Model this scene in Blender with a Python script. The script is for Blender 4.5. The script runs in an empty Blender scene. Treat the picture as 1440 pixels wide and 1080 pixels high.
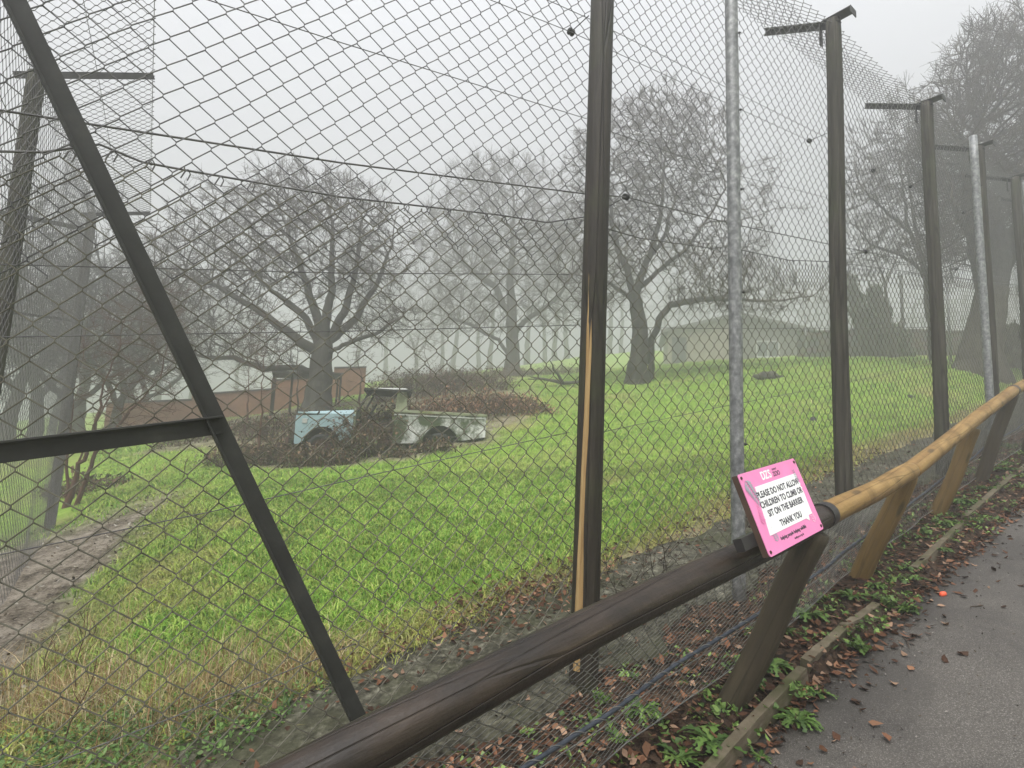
import bpy, math, random
import numpy as np
from mathutils import Vector
SEED = np.random.default_rng(7)
random.seed(7)
scn = bpy.context.scene
COL = scn.collection
NV = lambda *a: np.array(a, dtype=float)

# ------------------------------------------------------------------ survey helpers (camera model used to lay the place out)
FPX = 760.0; PIT = math.radians(6.6); ROL = math.radians(2.43)
FW = NV(0, math.cos(PIT), math.sin(PIT)); R0 = NV(1, 0, 0); U0 = NV(0, -math.sin(PIT), math.cos(PIT))
RT = math.cos(ROL)*R0 + math.sin(ROL)*U0; UP = -math.sin(ROL)*R0 + math.cos(ROL)*U0
CAM = NV(0, 0, 1.65)
def ray(px, py): return FW*FPX + RT*(px-720) + UP*(540-py)
def at(px, py, Z): return CAM + ray(px, py)*Z/FPX
_d = ray(1740, 430); SL = _d[2]/math.hypot(_d[0], _d[1])
u = _d*NV(1, 1, 0); u /= np.linalg.norm(u); n = NV(-u[1], u[0], 0); zz = NV(0, 0, 1)
O = at(820, 965, 2.9)
def pp(px, py, off=0.0):                       # a point in the vertical plane at this distance inside the fence line
    d = ray(px, py); t = ((O+n*off-CAM)@n)/(d@n); return CAM+d*t
def fuv(P): q = P-O; return float(q@u), float(q@n), float(P[2])
def W(U, o, z): return NV(O[0], O[1], 0)+u*U+n*o+zz*z     # fence frame -> world
def vgz(U): return O[2]+SL*U
def verge(px, py, lift=0.0):
    d = ray(px, py); nn = NV(-SL*u[0], -SL*u[1], 1); t = ((O+zz*lift-CAM)@nn)/(d@nn); return CAM+d*t

# ------------------------------------------------------------------ noise
def vnoise(x, y, seed=0, scale=1.0):
    x = np.asarray(x, float)/scale; y = np.asarray(y, float)/scale
    xi = np.floor(x).astype(np.int64); yi = np.floor(y).astype(np.int64); fx = x-xi; fy = y-yi
    def h(a, b):
        k = (a*374761393+b*668265263+seed*974634777) & 0xffffffff
        k = ((k ^ (k >> 13))*1274126177) & 0xffffffff
        return ((k ^ (k >> 16)) & 0xffff)/65535.0
    sx = fx*fx*(3-2*fx); sy = fy*fy*(3-2*fy)
    return (h(xi, yi)*(1-sx)+h(xi+1, yi)*sx)*(1-sy)+(h(xi, yi+1)*(1-sx)+h(xi+1, yi+1)*sx)*sy

# ------------------------------------------------------------------ terrain
PTS = [(85,735,8.6),(430,648,11.7),(545,642,12),(675,622,12.4),(250,690,9),(100,800,6),(0,1080,3.0),(250,900,4.3),(480,760,5.8),
 (480,680,8.8),(700,700,8),(440,592,15.5),(300,600,18),(160,604,20),(720,530,30),(905,540,19),(1000,510,32),(1250,500,27),
 (1130,590,12.5),(1000,600,13),(640,560,17),(700,520,64),(300,565,52),(1000,503,62),(0,640,26),(0,600,50),(1370,516,15.5),(650,524,40),(790,521,40),(560,536,34),(850,517,42),(720,522,48),(920,512,44)]
def plane_z(U, o): return O[2]+SL*np.minimum(U, 40)+.125*np.clip(o-1.0, 0, 60)
cp = []
for q in PTS:
    P = at(*q); U, o, z = fuv(P); cp.append((P[0], P[1], z-plane_z(U, o)))
for U in (-8, -5, -2, 1, 4, 7, 10, 14, 18, 24, 30):
    for o in (0.2, 1.2):
        P = W(U, o, 0); cp.append((P[0], P[1], 0.0))
for x, y, rr in ((40, 60, -3), (0, 75, -5), (-50, 75, -8), (-60, 20, -5), (-30, 0, -1), (60, 20, 0), (-60, -10, -3)):
    cp.append((x, y, rr))
cp = np.array(cp)
def _phi(r): return np.where(r > 1e-9, r*r*np.log(np.maximum(r, 1e-9)), 0)
_N = len(cp); _A = np.zeros((_N+3, _N+3))
_r = np.hypot(cp[:, None, 0]-cp[None, :, 0], cp[:, None, 1]-cp[None, :, 1])
_A[:_N, :_N] = _phi(_r)+np.eye(_N)*0.6
_A[:_N, _N] = 1; _A[:_N, _N+1:] = cp[:, :2]; _A[_N, :_N] = 1; _A[_N+1:, :_N] = cp[:, :2].T
_w = np.linalg.solve(_A, np.concatenate([cp[:, 2], np.zeros(3)]))
def sstep(a, b, x):
    t = np.clip((x-a)/(b-a), 0, 1); return t*t*(3-2*t)
def G(x, y, bumps=True):
    x = np.asarray(x, float); y = np.asarray(y, float)
    U = (x-O[0])*u[0]+(y-O[1])*u[1]; o = (x-O[0])*n[0]+(y-O[1])*n[1]
    res = np.zeros_like(x)+_w[_N]+_w[_N+1]*x+_w[_N+2]*y
    for i in range(_N):
        res = res+_w[i]*_phi(np.hypot(x-cp[i, 0], y-cp[i, 1]))
    res = np.clip(res, -9, 1.0)
    z = plane_z(U, o)+res*sstep(0.2, 2.5, o)
    if bumps:
        a = sstep(1.0, 2.0, o)
        z = z+a*((vnoise(x, y, 1, 2.3)-.5)*.16+(vnoise(x, y, 2, .7)-.5)*.07+(vnoise(x, y, 3, .22)-.5)*.03)
        z = z+(1-a)*(vnoise(x, y, 4, .3)-.5)*.02
        z = z-sstep(-.74, -.80, o)*.12                                   # tarmac bed sits below the edging
    return z
def g1(x, y): return float(G(np.array([x]), np.array([y]))[0])
def hit(px, py, z0=2.0, z1=70.0):
    Z = np.linspace(z0, z1, 1400); d = ray(px, py)/FPX
    P = CAM[None, :]+d[None, :]*Z[:, None]; below = P[:, 2] < G(P[:, 0], P[:, 1])
    i = int(np.argmax(below)) if below.any() else len(Z)-1
    return P[i]
def drop(P, lift=0.0): return NV(P[0], P[1], g1(P[0], P[1])+lift)

# ------------------------------------------------------------------ objects
def tag(o, label=None, cat=None, group=None, kind=None):
    if label: o['label'] = label
    if cat: o['category'] = cat
    if group: o['group'] = group
    if kind: o['kind'] = kind
    return o
def thing(name, label, cat, loc, group=None):
    o = bpy.data.objects.new(name, None); COL.objects.link(o); o.location = Vector(loc); o.empty_display_size = .2
    return tag(o, label, cat, group)
def make_mesh(name, v, faces, mats=None, smooth=False, col=None, midx=None):
    """faces: list of int arrays (M,k)"""
    v = np.asarray(v, dtype=np.float32).reshape(-1, 3)
    me = bpy.data.meshes.new(name)
    fl = [np.asarray(f, dtype=np.int32) for f in (faces if isinstance(faces, list) else [faces]) if len(f)]
    tot = np.concatenate([np.full(len(f), f.shape[1], np.int32) for f in fl])
    idx = np.concatenate([f.ravel() for f in fl])
    me.vertices.add(len(v)); me.vertices.foreach_set('co', v.ravel())
    me.loops.add(len(idx)); me.loops.foreach_set('vertex_index', idx)
    me.polygons.add(len(tot)); st = np.zeros(len(tot), np.int32); st[1:] = np.cumsum(tot)[:-1]
    me.polygons.foreach_set('loop_start', st)
    me.polygons.foreach_set('use_smooth', np.full(len(tot), bool(smooth)))
    for m in (mats if isinstance(mats, (list, tuple)) else [mats]):
        if m: me.materials.append(m)
    if midx is not None: me.polygons.foreach_set('material_index', np.asarray(midx, np.int32))
    if col is not None:
        a = me.color_attributes.new('tone', 'FLOAT_COLOR', 'POINT')
        c = np.ones((len(v), 4), np.float32); c[:, :3] = np.asarray(col, np.float32).reshape(-1, 3); a.data.foreach_set('color', c.ravel())
    me.update(calc_edges=True); me.validate()
    return me
def put(name, me, parent=None, loc=None):
    o = bpy.data.objects.new(name, me); COL.objects.link(o)
    if parent is not None: o.parent = parent
    if loc is not None: o.location = Vector(loc)
    return o
class Geo:
    """collects shapes in world coordinates; build() makes one mesh object relative to its thing's base"""
    def __init__(s): s.v = []; s.f = []; s.n = 0
    def add(s, v, faces):
        v = np.asarray(v, float).reshape(-1, 3)
        for f in (faces if isinstance(faces, list) else [faces]):
            s.f.append(np.asarray(f, int)+s.n)
        s.v.append(v); s.n += len(v); return s
    def build(s, name, mat, parent=None, base=None, smooth=False, origin=None):
        V = np.concatenate(s.v)
        if base is None: base = world_of(parent) if parent is not None else (origin if origin is not None else NV(0, 0, 0))
        by = {}
        for f in s.f: by.setdefault(f.shape[1], []).append(f)
        me = make_mesh(name, V-np.asarray(base), [np.concatenate(x) for x in by.values()], mat, smooth)
        return put(name, me, parent, None if parent is not None else base)
def world_of(o):
    p = NV(0, 0, 0)
    while o is not None: p = p+np.array(o.location[:]); o = o.parent
    return p
def norm(a): a = np.asarray(a, float); return a/max(np.linalg.norm(a), 1e-12)
def frame(d):
    d = norm(d); r = NV(.31, .21, .93) if abs(d[2]) < .9 else NV(.9, .37, .1)
    a = norm(np.cross(d, r)); return a, np.cross(d, a)
def tube(pts, rad, k=8, caps=True, jit=0.0, seed=0):
    pts = np.asarray(pts, float); m = len(pts); rad = np.broadcast_to(np.asarray(rad, float), (m,)).copy()
    T = np.gradient(pts, axis=0) if m > 2 else np.array([pts[1]-pts[0]]*m)
    a, b = frame(pts[-1]-pts[0]); V = []
    rg = np.random.default_rng(seed); th = np.arange(k)*2*math.pi/k
    for i in range(m):
        d = norm(T[i]); aa = norm(a-d*(a@d)); bb = np.cross(d, aa)
        r = rad[i]*(1+jit*rg.normal(size=k))
        V.append(pts[i]+np.cos(th)[:, None]*aa*r[:, None]+np.sin(th)[:, None]*bb*r[:, None])
    V = np.concatenate(V); F = []
    for i in range(m-1):
        for j in range(k): F.append((i*k+j, i*k+(j+1) % k, (i+1)*k+(j+1) % k, (i+1)*k+j))
    fs = [np.array(F)]
    if caps:
        c0 = len(V); V = np.vstack([V, pts[0], pts[-1]])
        fs.append(np.array([(c0, (j+1) % k, j) for j in range(k)]+[(c0+1, (m-1)*k+j, (m-1)*k+(j+1) % k) for j in range(k)]))
    return V, fs
def log(p0, p1, r0, r1, k=14, m=18, wob=.05, bend=.01, seed=0):
    """a slightly irregular round timber"""
    rg = np.random.default_rng(seed); p0, p1 = np.asarray(p0), np.asarray(p1); t = np.linspace(0, 1, m)
    a, b = frame(p1-p0); ph = rg.random(4)*6.28
    P = p0+(p1-p0)*t[:, None]+a*(bend*np.sin(t*5+ph[0])*np.sin(t*3.14))[:, None]+b*(bend*np.sin(t*4+ph[1])*np.sin(t*3.14))[:, None]
    V, fs = tube(P, r0+(r1-r0)*t, k); th = np.arange(k)*2*math.pi/k
    for i in range(m):
        w = 1+wob*(.5*np.sin(2*th+ph[2]+t[i]*3)+.35*np.sin(3*th+ph[3]-t[i]*4)+.35*rg.normal(size=k)*.5)
        if i in (0, m-1): w = w*.95
        V[i*k:(i+1)*k] = P[i]+(V[i*k:(i+1)*k]-P[i])*w[:, None]
    return V, fs
def box(c, ax, ay, az):
    """c centre, half-axis vectors"""
    c = np.asarray(c); V = [c+sx*np.asarray(ax)+sy*np.asarray(ay)+sz*np.asarray(az) for sz in (-1, 1) for sy in (-1, 1) for sx in (-1, 1)]
    F = [(0,2,3,1),(4,5,7,6),(0,1,5,4),(2,6,7,3),(0,4,6,2),(1,3,7,5)]
    return np.array(V), np.array(F)
def cbox(c, ax, ay, az, b=.12):
    """box with chamfered long edges: octagonal section swept along ax"""
    c = np.asarray(c); ax, ay, az = map(np.asarray, (ax, ay, az)); ly, lz = np.linalg.norm(ay), np.linalg.norm(az); e = b*min(ly, lz)
    sec = [(-ly+e,-lz),(ly-e,-lz),(ly,-lz+e),(ly,lz-e),(ly-e,lz),(-ly+e,lz),(-ly,lz-e),(-ly,-lz+e)]
    V = [c+s*ax+ay/ly*p+az/lz*q for s in (-1, 1) for p, q in sec]
    F = [(j, (j+1) % 8, 8+(j+1) % 8, 8+j) for j in range(8)]
    return np.array(V), [np.array(F), np.array([tuple(range(7, -1, -1)), tuple(range(8, 16))])]
def extrude(poly, c, ex, ey, ez, depth):
    """outline poly (2-D) in plane ex,ey at c, thickness depth along ez; convex or simple n-gon"""
    poly = np.asarray(poly, float); m = len(poly); V = []
    for s in (0, 1): V += [c+ex*p+ey*q+ez*(s*depth) for p, q in poly]
    side = np.array([(j, (j+1) % m, m+(j+1) % m, m+j) for j in range(m)])
    return np.array(V), [side, np.array([tuple(range(m-1, -1, -1)), tuple(range(m, 2*m))])]

# ------------------------------------------------------------------ materials
class Mat:
    def __init__(s, name, rough=.8, metal=0.0, spec=.3):
        s.m = bpy.data.materials.new(name); s.m.use_nodes = True; s.t = s.m.node_tree; s.N = s.t.nodes; s.L = s.t.links
        s.b = s.N['Principled BSDF']; s.b.inputs['Roughness'].default_value = rough; s.b.inputs['Metallic'].default_value = metal
        s.b.inputs['Specular IOR Level'].default_value = spec; s._co = None
    def co(s, scale=(1, 1, 1), kind='Object'):
        tc = s.N.new('ShaderNodeTexCoord'); mp = s.N.new('ShaderNodeMapping'); mp.inputs['Scale'].default_value = scale
        s.L.new(tc.outputs[kind], mp.inputs['Vector']); return mp.outputs[0]
    def noise(s, scale, detail=5, rough=.6, co=None, dist=0):
        k = s.N.new('ShaderNodeTexNoise'); k.inputs['Scale'].default_value = scale; k.inputs['Detail'].default_value = detail
        k.inputs['Roughness'].default_value = rough; k.inputs['Distortion'].default_value = dist
        s.L.new(co if co is not None else s.co(), k.inputs['Vector']); return k.outputs['Fac']
    def voro(s, scale, co=None, feat='F1', out='Distance'):
        k = s.N.new('ShaderNodeTexVoronoi'); k.inputs['Scale'].default_value = scale; k.feature = feat
        s.L.new(co if co is not None else s.co(), k.inputs['Vector']); return k.outputs[out]
    def ramp(s, fac, stops):
        k = s.N.new('ShaderNodeValToRGB'); e = k.color_ramp.elements
        while len(e) < len(stops): e.new(.5)
        for i, (p, c) in enumerate(stops):
            e[i].position = p; e[i].color = (*c, 1) if len(c) == 3 else c
        s.L.new(fac, k.inputs['Fac']); return k.outputs['Color']
    def mix(s, fac, a, b, mode='MIX'):
        k = s.N.new('ShaderNodeMix'); k.data_type = 'RGBA'; k.blend_type = mode
        for sock, v in ((k.inputs[0], fac), (k.inputs[6], a), (k.inputs[7], b)):
            if isinstance(v, (int, float)): sock.default_value = v
            elif isinstance(v, tuple): sock.default_value = (*v, 1)
            else: s.L.new(v, sock)
        return k.outputs[2]
    def math(s, op, a, b=0.5):
        k = s.N.new('ShaderNodeMath'); k.operation = op; k.use_clamp = False
        for sock, v in ((k.inputs[0], a), (k.inputs[1], b)):
            if isinstance(v, (int, float)): sock.default_value = v
            else: s.L.new(v, sock)
        return k.outputs[0]
    def attr(s, name='tone'):
        k = s.N.new('ShaderNodeAttribute'); k.attribute_name = name; return k.outputs['Color']
    def cracks(s, sc, width=.06):
        v = s.voro(1.0, s.co(sc), 'DISTANCE_TO_EDGE'); return s.ramp(v, [(0, (1,1,1)), (width, (0,0,0))])
    def rand(s):
        return s.N.new('ShaderNodeObjectInfo').outputs['Random']
    def sepz(s, co):
        k = s.N.new('ShaderNodeSeparateXYZ'); s.L.new(co, k.inputs[0]); return k.outputs
    def color(s, c):
        if isinstance(c, tuple): s.b.inputs['Base Color'].default_value = (*c, 1)
        else: s.L.new(c, s.b.inputs['Base Color'])
        return s
    def rough(s, c): s.L.new(c, s.b.inputs['Roughness']); return s
    def bump(s, h, strength=.3, dist=.01):
        k = s.N.new('ShaderNodeBump'); k.inputs['Strength'].default_value = strength; k.inputs['Distance'].default_value = dist
        s.L.new(h, k.inputs['Height']); s.L.new(k.outputs[0], s.b.inputs['Normal']); return s
M = {}
def bark(name, c0, c1, c2, sc=6):
    k = Mat(name, .9, 0, .15); a = k.noise(sc, 8, .7, k.co((1, 1, .25))); k.color(k.ramp(a, [(.3, c0), (.55, c1), (.75, c2)])); k.bump(a, .7, .04); M[name] = k.m
bark('bark_grey', (.028,.025,.02), (.06,.056,.045), (.12,.12,.09))
bark('bark_dark', (.014,.012,.010), (.032,.029,.023), (.075,.072,.05))
bark('bark_far', (.03,.028,.022), (.055,.05,.042), (.09,.09,.07))
bark('twig_brown', (.05,.04,.03), (.075,.06,.048), (.11,.09,.07), 1.5)
bark('twig_red', (.06,.03,.022), (.1,.05,.035), (.14,.085,.06), 1.5)
bark('bramble_stem', (.05,.03,.022), (.09,.05,.035), (.14,.09,.06), 3)
k = Mat('wire', .5, .2, .4); k.color(k.ramp(k.noise(9), [(.3, (.09,.088,.095)), (.7, (.17,.165,.16))])); M['wire'] = k.m
k = Mat('wire_light', .45, .5, .4); k.color(k.ramp(k.noise(14), [(.3, (.12,.12,.118)), (.7, (.28,.275,.25))])); M['wire_light'] = k.m
k = Mat('wire_green', .6, .0, .3); k.color(k.ramp(k.noise(9), [(.3, (.075,.07,.055)), (.7, (.19,.18,.14))])); M['wire_green'] = k.m
k = Mat('cable', .5, .2, .4); k.color(k.ramp(k.noise(30), [(.3, (.035,.042,.055)), (.7, (.08,.092,.115))])); M['cable'] = k.m
k = Mat('iron', .62, .0, .35); a = k.noise(7, 8, .65); b = k.noise(60, 3)
k.color(k.mix(k.math('MULTIPLY', b, .35), k.ramp(a, [(.3, (.016,.018,.017)), (.55, (.03,.033,.031)), (.8, (.06,.062,.053))]), (.04,.028,.018))); k.bump(b, .25, .003); M['iron'] = k.m
k = Mat('galv', .5, .35, .5); a = k.noise(26, 5, .65, k.co((1, 1, .8))); c = k.ramp(k.voro(30, k.co((1, 1, .55))), [(.1, (.3,.3,.3)), (.6, (.7,.7,.7))]); k.color(k.mix(.3, k.ramp(a, [(.33, (.10,.104,.107)), (.5, (.18,.185,.187)), (.62, (.27,.275,.275)), (.75, (.40,.40,.39))]), c, 'SOFT_LIGHT')); k.bump(a, .15, .004); M['galv'] = k.m
k = Mat('post_wood', .8, 0, .2); co = k.co((9, 9, .5)); a = k.noise(3, 8, .7, co); b = k.noise(2.2, 4, .6)
k.color(k.mix(k.math('MULTIPLY', k.ramp(b, [(.5, (0,0,0)), (.7, (1,1,1))]), .5), k.ramp(a, [(.3, (.018,.015,.011)), (.55, (.05,.045,.035)), (.78, (.11,.1,.08))]), (.055,.068,.03)))
cr = k.cracks((16, 16, .5), .04); k.color(k.mix(k.math('MULTIPLY', cr, .7), k.b.inputs['Base Color'].links[0].from_socket, (.01,.008,.006))); k.bump(k.math('SUBTRACT', a, k.math('MULTIPLY', cr, .6)), .8, .012); M['post_wood'] = k.m
k = Mat('post_wet', .6, 0, .3); a = k.noise(3, 8, .7, k.co((9, 9, .5))); b = k.noise(2.2, 4, .6)
k.color(k.mix(k.math('MULTIPLY', k.ramp(b, [(.5, (0,0,0)), (.68, (1,1,1))]), .55), k.ramp(a, [(.3, (.012,.009,.006)), (.6, (.035,.028,.02)), (.8, (.075,.062,.042))]), (.045,.055,.018)))
cr = k.cracks((16, 16, .5), .04); k.color(k.mix(k.math('MULTIPLY', cr, .7), k.b.inputs['Base Color'].links[0].from_socket, (.01,.008,.006))); k.bump(k.math('SUBTRACT', a, k.math('MULTIPLY', cr, .6)), .8, .012); M['post_wet'] = k.m
k = Mat('split_wood', .75, 0, .2); a = k.noise(4, 9, .75, k.co((14, 14, .5))); k.color(k.ramp(a, [(.28, (.11,.06,.022)), (.45, (.3,.19,.08)), (.7, (.46,.33,.16))])); k.bump(a, .6, .008); M['split_wood'] = k.m
def rail_mat(name, stops, stain, rough, axis):
    k = Mat(name, rough, 0, .42); sc = tuple(.55 if i == axis else 7 for i in range(3))
    a = k.math('ADD', k.math('MULTIPLY', k.noise(2.2, 9, .7, k.co(sc)), .72), k.math('MULTIPLY', k.noise(1.1, 6, .7), .28)); b = k.noise(2.6, 6, .68, None, 1.2); c = k.noise(34, 3, .6)
    k.color(k.mix(k.math('MULTIPLY', k.ramp(b, [(.52, (0,0,0)), (.66, (1,1,1))]), .7), k.ramp(a, stops), stain))
    cr = k.cracks(tuple(.7 if i == axis else 15 for i in range(3)), .035); kn = k.ramp(k.voro(1.0, k.co(tuple(2.6 if i == axis else 9 for i in range(3)))), [(.10, (1,1,1)), (.2, (0,0,0))])
    basec = k.b.inputs['Base Color'].links[0].from_socket; basec = k.mix(k.math('MULTIPLY', cr, .4), basec, tuple(v*.35 for v in stain)); basec = k.mix(k.math('MULTIPLY', kn, .8), basec, tuple(v*.5 for v in stain)); k.color(basec)
    k.rough(k.math('ADD', k.math('MULTIPLY', b, .4), rough-.15)); k.bump(k.math('SUBTRACT', k.math('ADD', a, k.math('MULTIPLY', c, .25)), k.math('MULTIPLY', cr, .3)), .7, .012); M[name] = k.m
rail_mat('rail_dark', [(.3, (.005,.0035,.003)), (.46, (.018,.012,.008)), (.6, (.038,.026,.018)), (.70, (.09,.066,.043)), (.78, (.24,.2,.13))], (.012,.009,.007), .36, 0)
rail_mat('rail_yellow', [(.28, (.055,.03,.01)), (.43, (.18,.10,.028)), (.58, (.30,.185,.06)), (.75, (.44,.31,.13))], (.13,.075,.02), .5, 0)
rail_mat('lean_wood', [(.25, (.02,.015,.009)), (.5, (.055,.042,.024)), (.75, (.11,.088,.05))], (.04,.045,.014), .6, 2)
rail_mat('lean_yellow', [(.25, (.07,.04,.012)), (.5, (.17,.105,.03)), (.75, (.27,.18,.07))], (.09,.07,.018), .6, 2)
k = Mat('black_band', .45, 0, .4); k.color((.022,.02,.02)); M['black_band'] = k.m
k = Mat('algae', .95, 0, .1); k.color(k.ramp(k.noise(30), [(.3, (.03,.05,.01)), (.7, (.09,.14,.03))])); M['algae'] = k.m
k = Mat('edging_wood', .8, 0, .2); a = k.noise(4, 8, .7, k.co((1.5, 1.5, 9))); b = k.noise(5, 5); k.color(k.mix(k.ramp(b, [(.45, (0,0,0)), (.68, (1,1,1))]), k.ramp(a, [(.3, (.06,.047,.03)), (.6, (.15,.125,.085)), (.8, (.24,.21,.155))]), (.07,.075,.03))); k.bump(a, .5, .008); M['edging_wood'] = k.m
def plain(name, c, r=.6, metal=0, spec=.4, var=.15, sc=12):
    k = Mat(name, r, metal, spec); a = k.noise(sc); k.color(k.ramp(a, [(.3, tuple(x*(1-var) for x in c)), (.7, tuple(min(1, x*(1+var)) for x in c))])); M[name] = k.m
plain('sign_pink', (.80,.26,.49), .7, 0, .15, .05); plain('sign_white', (.84,.84,.83), .85, 0, .1, .03); plain('sign_ink', (.045,.04,.055), .6); plain('sign_grey', (.36,.34,.40), .6)
plain('sign_blush', (.85,.42,.6), .5, var=.05); plain('sign_back', (.075,.045,.032), .7); plain('rust', (.06,.025,.018), .8)
plain('rubber', (.015,.015,.016), .6)

# ground materials (patterns in world metres)
k = Mat('field_soil', .95, 0, .15); co = k.co((1, 1, 1), 'Object')
a = k.noise(.45, 6, .6, co); b = k.noise(4, 8, .75, co); c = k.noise(40, 5, .8, co)
grass = k.ramp(b, [(.28, (.085,.15,.017)), (.5, (.17,.285,.033)), (.72, (.28,.38,.07))])
straw = k.ramp(c, [(.3, (.14,.12,.04)), (.7, (.38,.33,.13))])
far_green = k.mix(k.ramp(a, [(.46, (0,0,0)), (.62, (1,1,1))]), grass, k.mix(.45, grass, straw))
tone = k.attr('tone'); sp = k.N.new('ShaderNodeSeparateColor'); k.L.new(tone, sp.inputs[0])
mud = k.ramp(k.math('ADD', k.math('MULTIPLY', b, .55), k.math('MULTIPLY', c, .45)), [(.40, (.025,.019,.013)), (.48, (.12,.098,.072)), (.57, (.27,.235,.19))])
col = k.mix(sp.outputs[1], far_green, straw)
col = k.mix(sp.outputs[0], col, mud)
litter = k.ramp(k.voro(38, co, out='Color'), [(.2, (.018,.013,.009)), (.5, (.045,.028,.018)), (.8, (.085,.055,.036))])
col = k.mix(sp.outputs[2], col, litter)
k.color(col); k.bump(k.math('ADD', b, k.math('MULTIPLY', c, .5)), .7, .05); M['field_soil'] = k.m
k = Mat('tarmac', .72, 0, .35); a = k.noise(1.3, 7, .65); b = k.noise(180, 3, .7); v = k.voro(260, None, 'F1', 'Color')
base = k.ramp(k.math('ADD', k.math('MULTIPLY', a, .6), k.math('MULTIPLY', k.noise(48, 4, .7), .4)), [(.32, (.030,.026,.022)), (.5, (.057,.05,.042)), (.66, (.094,.083,.07))])
c2 = k.mix(.55, base, k.ramp(b, [(.3, (.03,.027,.024)), (.55, (.10,.092,.082)), (.70, (.42,.40,.36))]))
k.color(k.mix(k.ramp(k.noise(.8, 6, .65, None, .6), [(.46, (0,0,0)), (.6, (1,1,1))]), c2, k.mix(.5, c2, (.03,.027,.025)))); k.rough(k.math('ADD', k.math('MULTIPLY', a, .5), .32)); k.bump(b, .5, .004); M['tarmac'] = k.m
k = Mat('old_concrete', .85, 0, .25); a = k.noise(3.4, 9, .75); b = k.noise(21, 7, .75); d = k.noise(1.2, 5)
c2 = k.ramp(k.math('ADD', k.math('MULTIPLY', a, .45), k.math('MULTIPLY', b, .55)), [(.40, (.012,.011,.007)), (.48, (.045,.042,.028)), (.555, (.11,.105,.075)), (.70, (.40,.38,.30))])
k.color(k.mix(k.ramp(d, [(.48, (0,0,0)), (.62, (1,1,1))]), c2, k.mix(.6, c2, (.05,.055,.022)))); k.bump(b, .6, .012); M['old_concrete'] = k.m
def toned(name, rough=.7, spec=.25, trans=0.0, upn=False):
    k = Mat(name, rough, 0, spec); k.color(k.attr('tone'))
    if upn:
        ge = k.N.new('ShaderNodeNewGeometry'); vm = k.N.new('ShaderNodeVectorMath'); vm.operation = 'MULTIPLY_ADD'; k.L.new(ge.outputs['Normal'], vm.inputs[0]); vm.inputs[1].default_value = (.35,.35,.35); vm.inputs[2].default_value = (0,0,.8); nz = k.N.new('ShaderNodeVectorMath'); nz.operation = 'NORMALIZE'; k.L.new(vm.outputs[0], nz.inputs[0]); k.L.new(nz.outputs[0], k.b.inputs['Normal'])
    if trans:
        tr = k.N.new('ShaderNodeBsdfTranslucent'); k.L.new(k.attr('tone'), tr.inputs[0]); mx = k.N.new('ShaderNodeMixShader'); mx.inputs[0].default_value = trans
        k.L.new(k.b.outputs[0], mx.inputs[1]); k.L.new(tr.outputs[0], mx.inputs[2]); k.L.new(mx.outputs[0], k.N['Material Output'].inputs[0])
    M[name] = k.m
toned('blade', .5, .3, .3, True); toned('leaf', .5, .35, .25); toned('dead', .85, .15, .1)

HAZE = .016; SKY = .12; SUN = 2.6; EXPO = 1.06; VB = 1; OVC = 5.5; OVH = .15

# ================================================================== SETTING
def grow_axis(a, b, st, lo, hi, g=1.13):
    c = list(np.arange(a, b+1e-6, st)); s = st
    while c[-1] < hi: s *= g; c.append(c[-1]+s)
    s = st
    while c[0] > lo: s *= g; c.insert(0, c[0]-s)
    return np.array(c)
gx = grow_axis(-8, 10, .12, -72, 72); gy = grow_axis(-1.5, 14, .12, -30, 95)
XX, YY = np.meshgrid(gx, gy); ZZ = G(XX, YY)
UU = (XX-O[0])*u[0]+(YY-O[1])*u[1]; OO = (XX-O[0])*n[0]+(YY-O[1])*n[1]
trk = np.array([fuv(hit(*q))[:2] for q in ((35, 960), (95, 880), (165, 805), (222, 735), (250, 690))])
def track_edge(o_): return np.interp(o_, trk[:, 1], trk[:, 0])
SCRUB = [(*at(q[0], q[1], q[2])[:2], q[3], q[4]) for q in ((450, 640, 11.6, 1.5, .9), (540, 610, 12.8, 2.6, 1.6), (640, 575, 14.5, 2.0, 1.6), (620, 545, 18, 3.2, 2.2), (430, 600, 14.5, 3.0, 1.5), (320, 620, 14.5, 2.2, 1.0), (620, 530, 26, 4.5, 4.0), (300, 600, 18, 5, 2.0))]
def masks(x, y, U, o):
    w = (vnoise(x, y, 11, .8)-.5)*.7+(vnoise(x, y, 12, .25)-.5)*.35
    e = np.interp(o, np.sort(trk[:, 1]), trk[np.argsort(trk[:, 1]), 0])
    mud = sstep(.25, -.25, U-e+w*.7)*sstep(1.6, 2.8, o+w)*sstep(9.6, 7.0, o)
    scr = np.zeros_like(x)
    for cx_, cy_, rx_, ry_ in SCRUB: scr = np.maximum(scr, sstep(1.15, .8, np.hypot((x-cx_)/rx_, (y-cy_)/ry_)+w*.35))
    mud = np.maximum(mud, scr*.8)
    patch = .6*sstep(.77, .9, vnoise(x, y, 13, 1.7)*.7+vnoise(x, y, 14, .5)*.3)*sstep(1.2, 2.5, o)
    edge = sstep(1.75, 1.2, o+w*.55)*(o > .2)
    straw = np.clip(edge*.9+patch+scr*.5+sstep(.6, .1, abs(U-e)+w)*.5*sstep(9, 7, o)+sstep(-1.3, -2.3, U+w)*sstep(2.9, 2.0, o)*.9, 0, 1)
    return np.clip(mud+edge*.55*sstep(.35, .6, vnoise(x, y, 15, .35)), 0, 1), straw, ((o < .35) & (o > -1.3)).astype(float)
mR, mG, mB = masks(XX, YY, UU, OO)
ny, nx = XX.shape; ii = np.arange(ny*nx).reshape(ny, nx)
F = np.stack([ii[:-1, :-1], ii[:-1, 1:], ii[1:, 1:], ii[1:, :-1]], -1).reshape(-1, 4)
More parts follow.
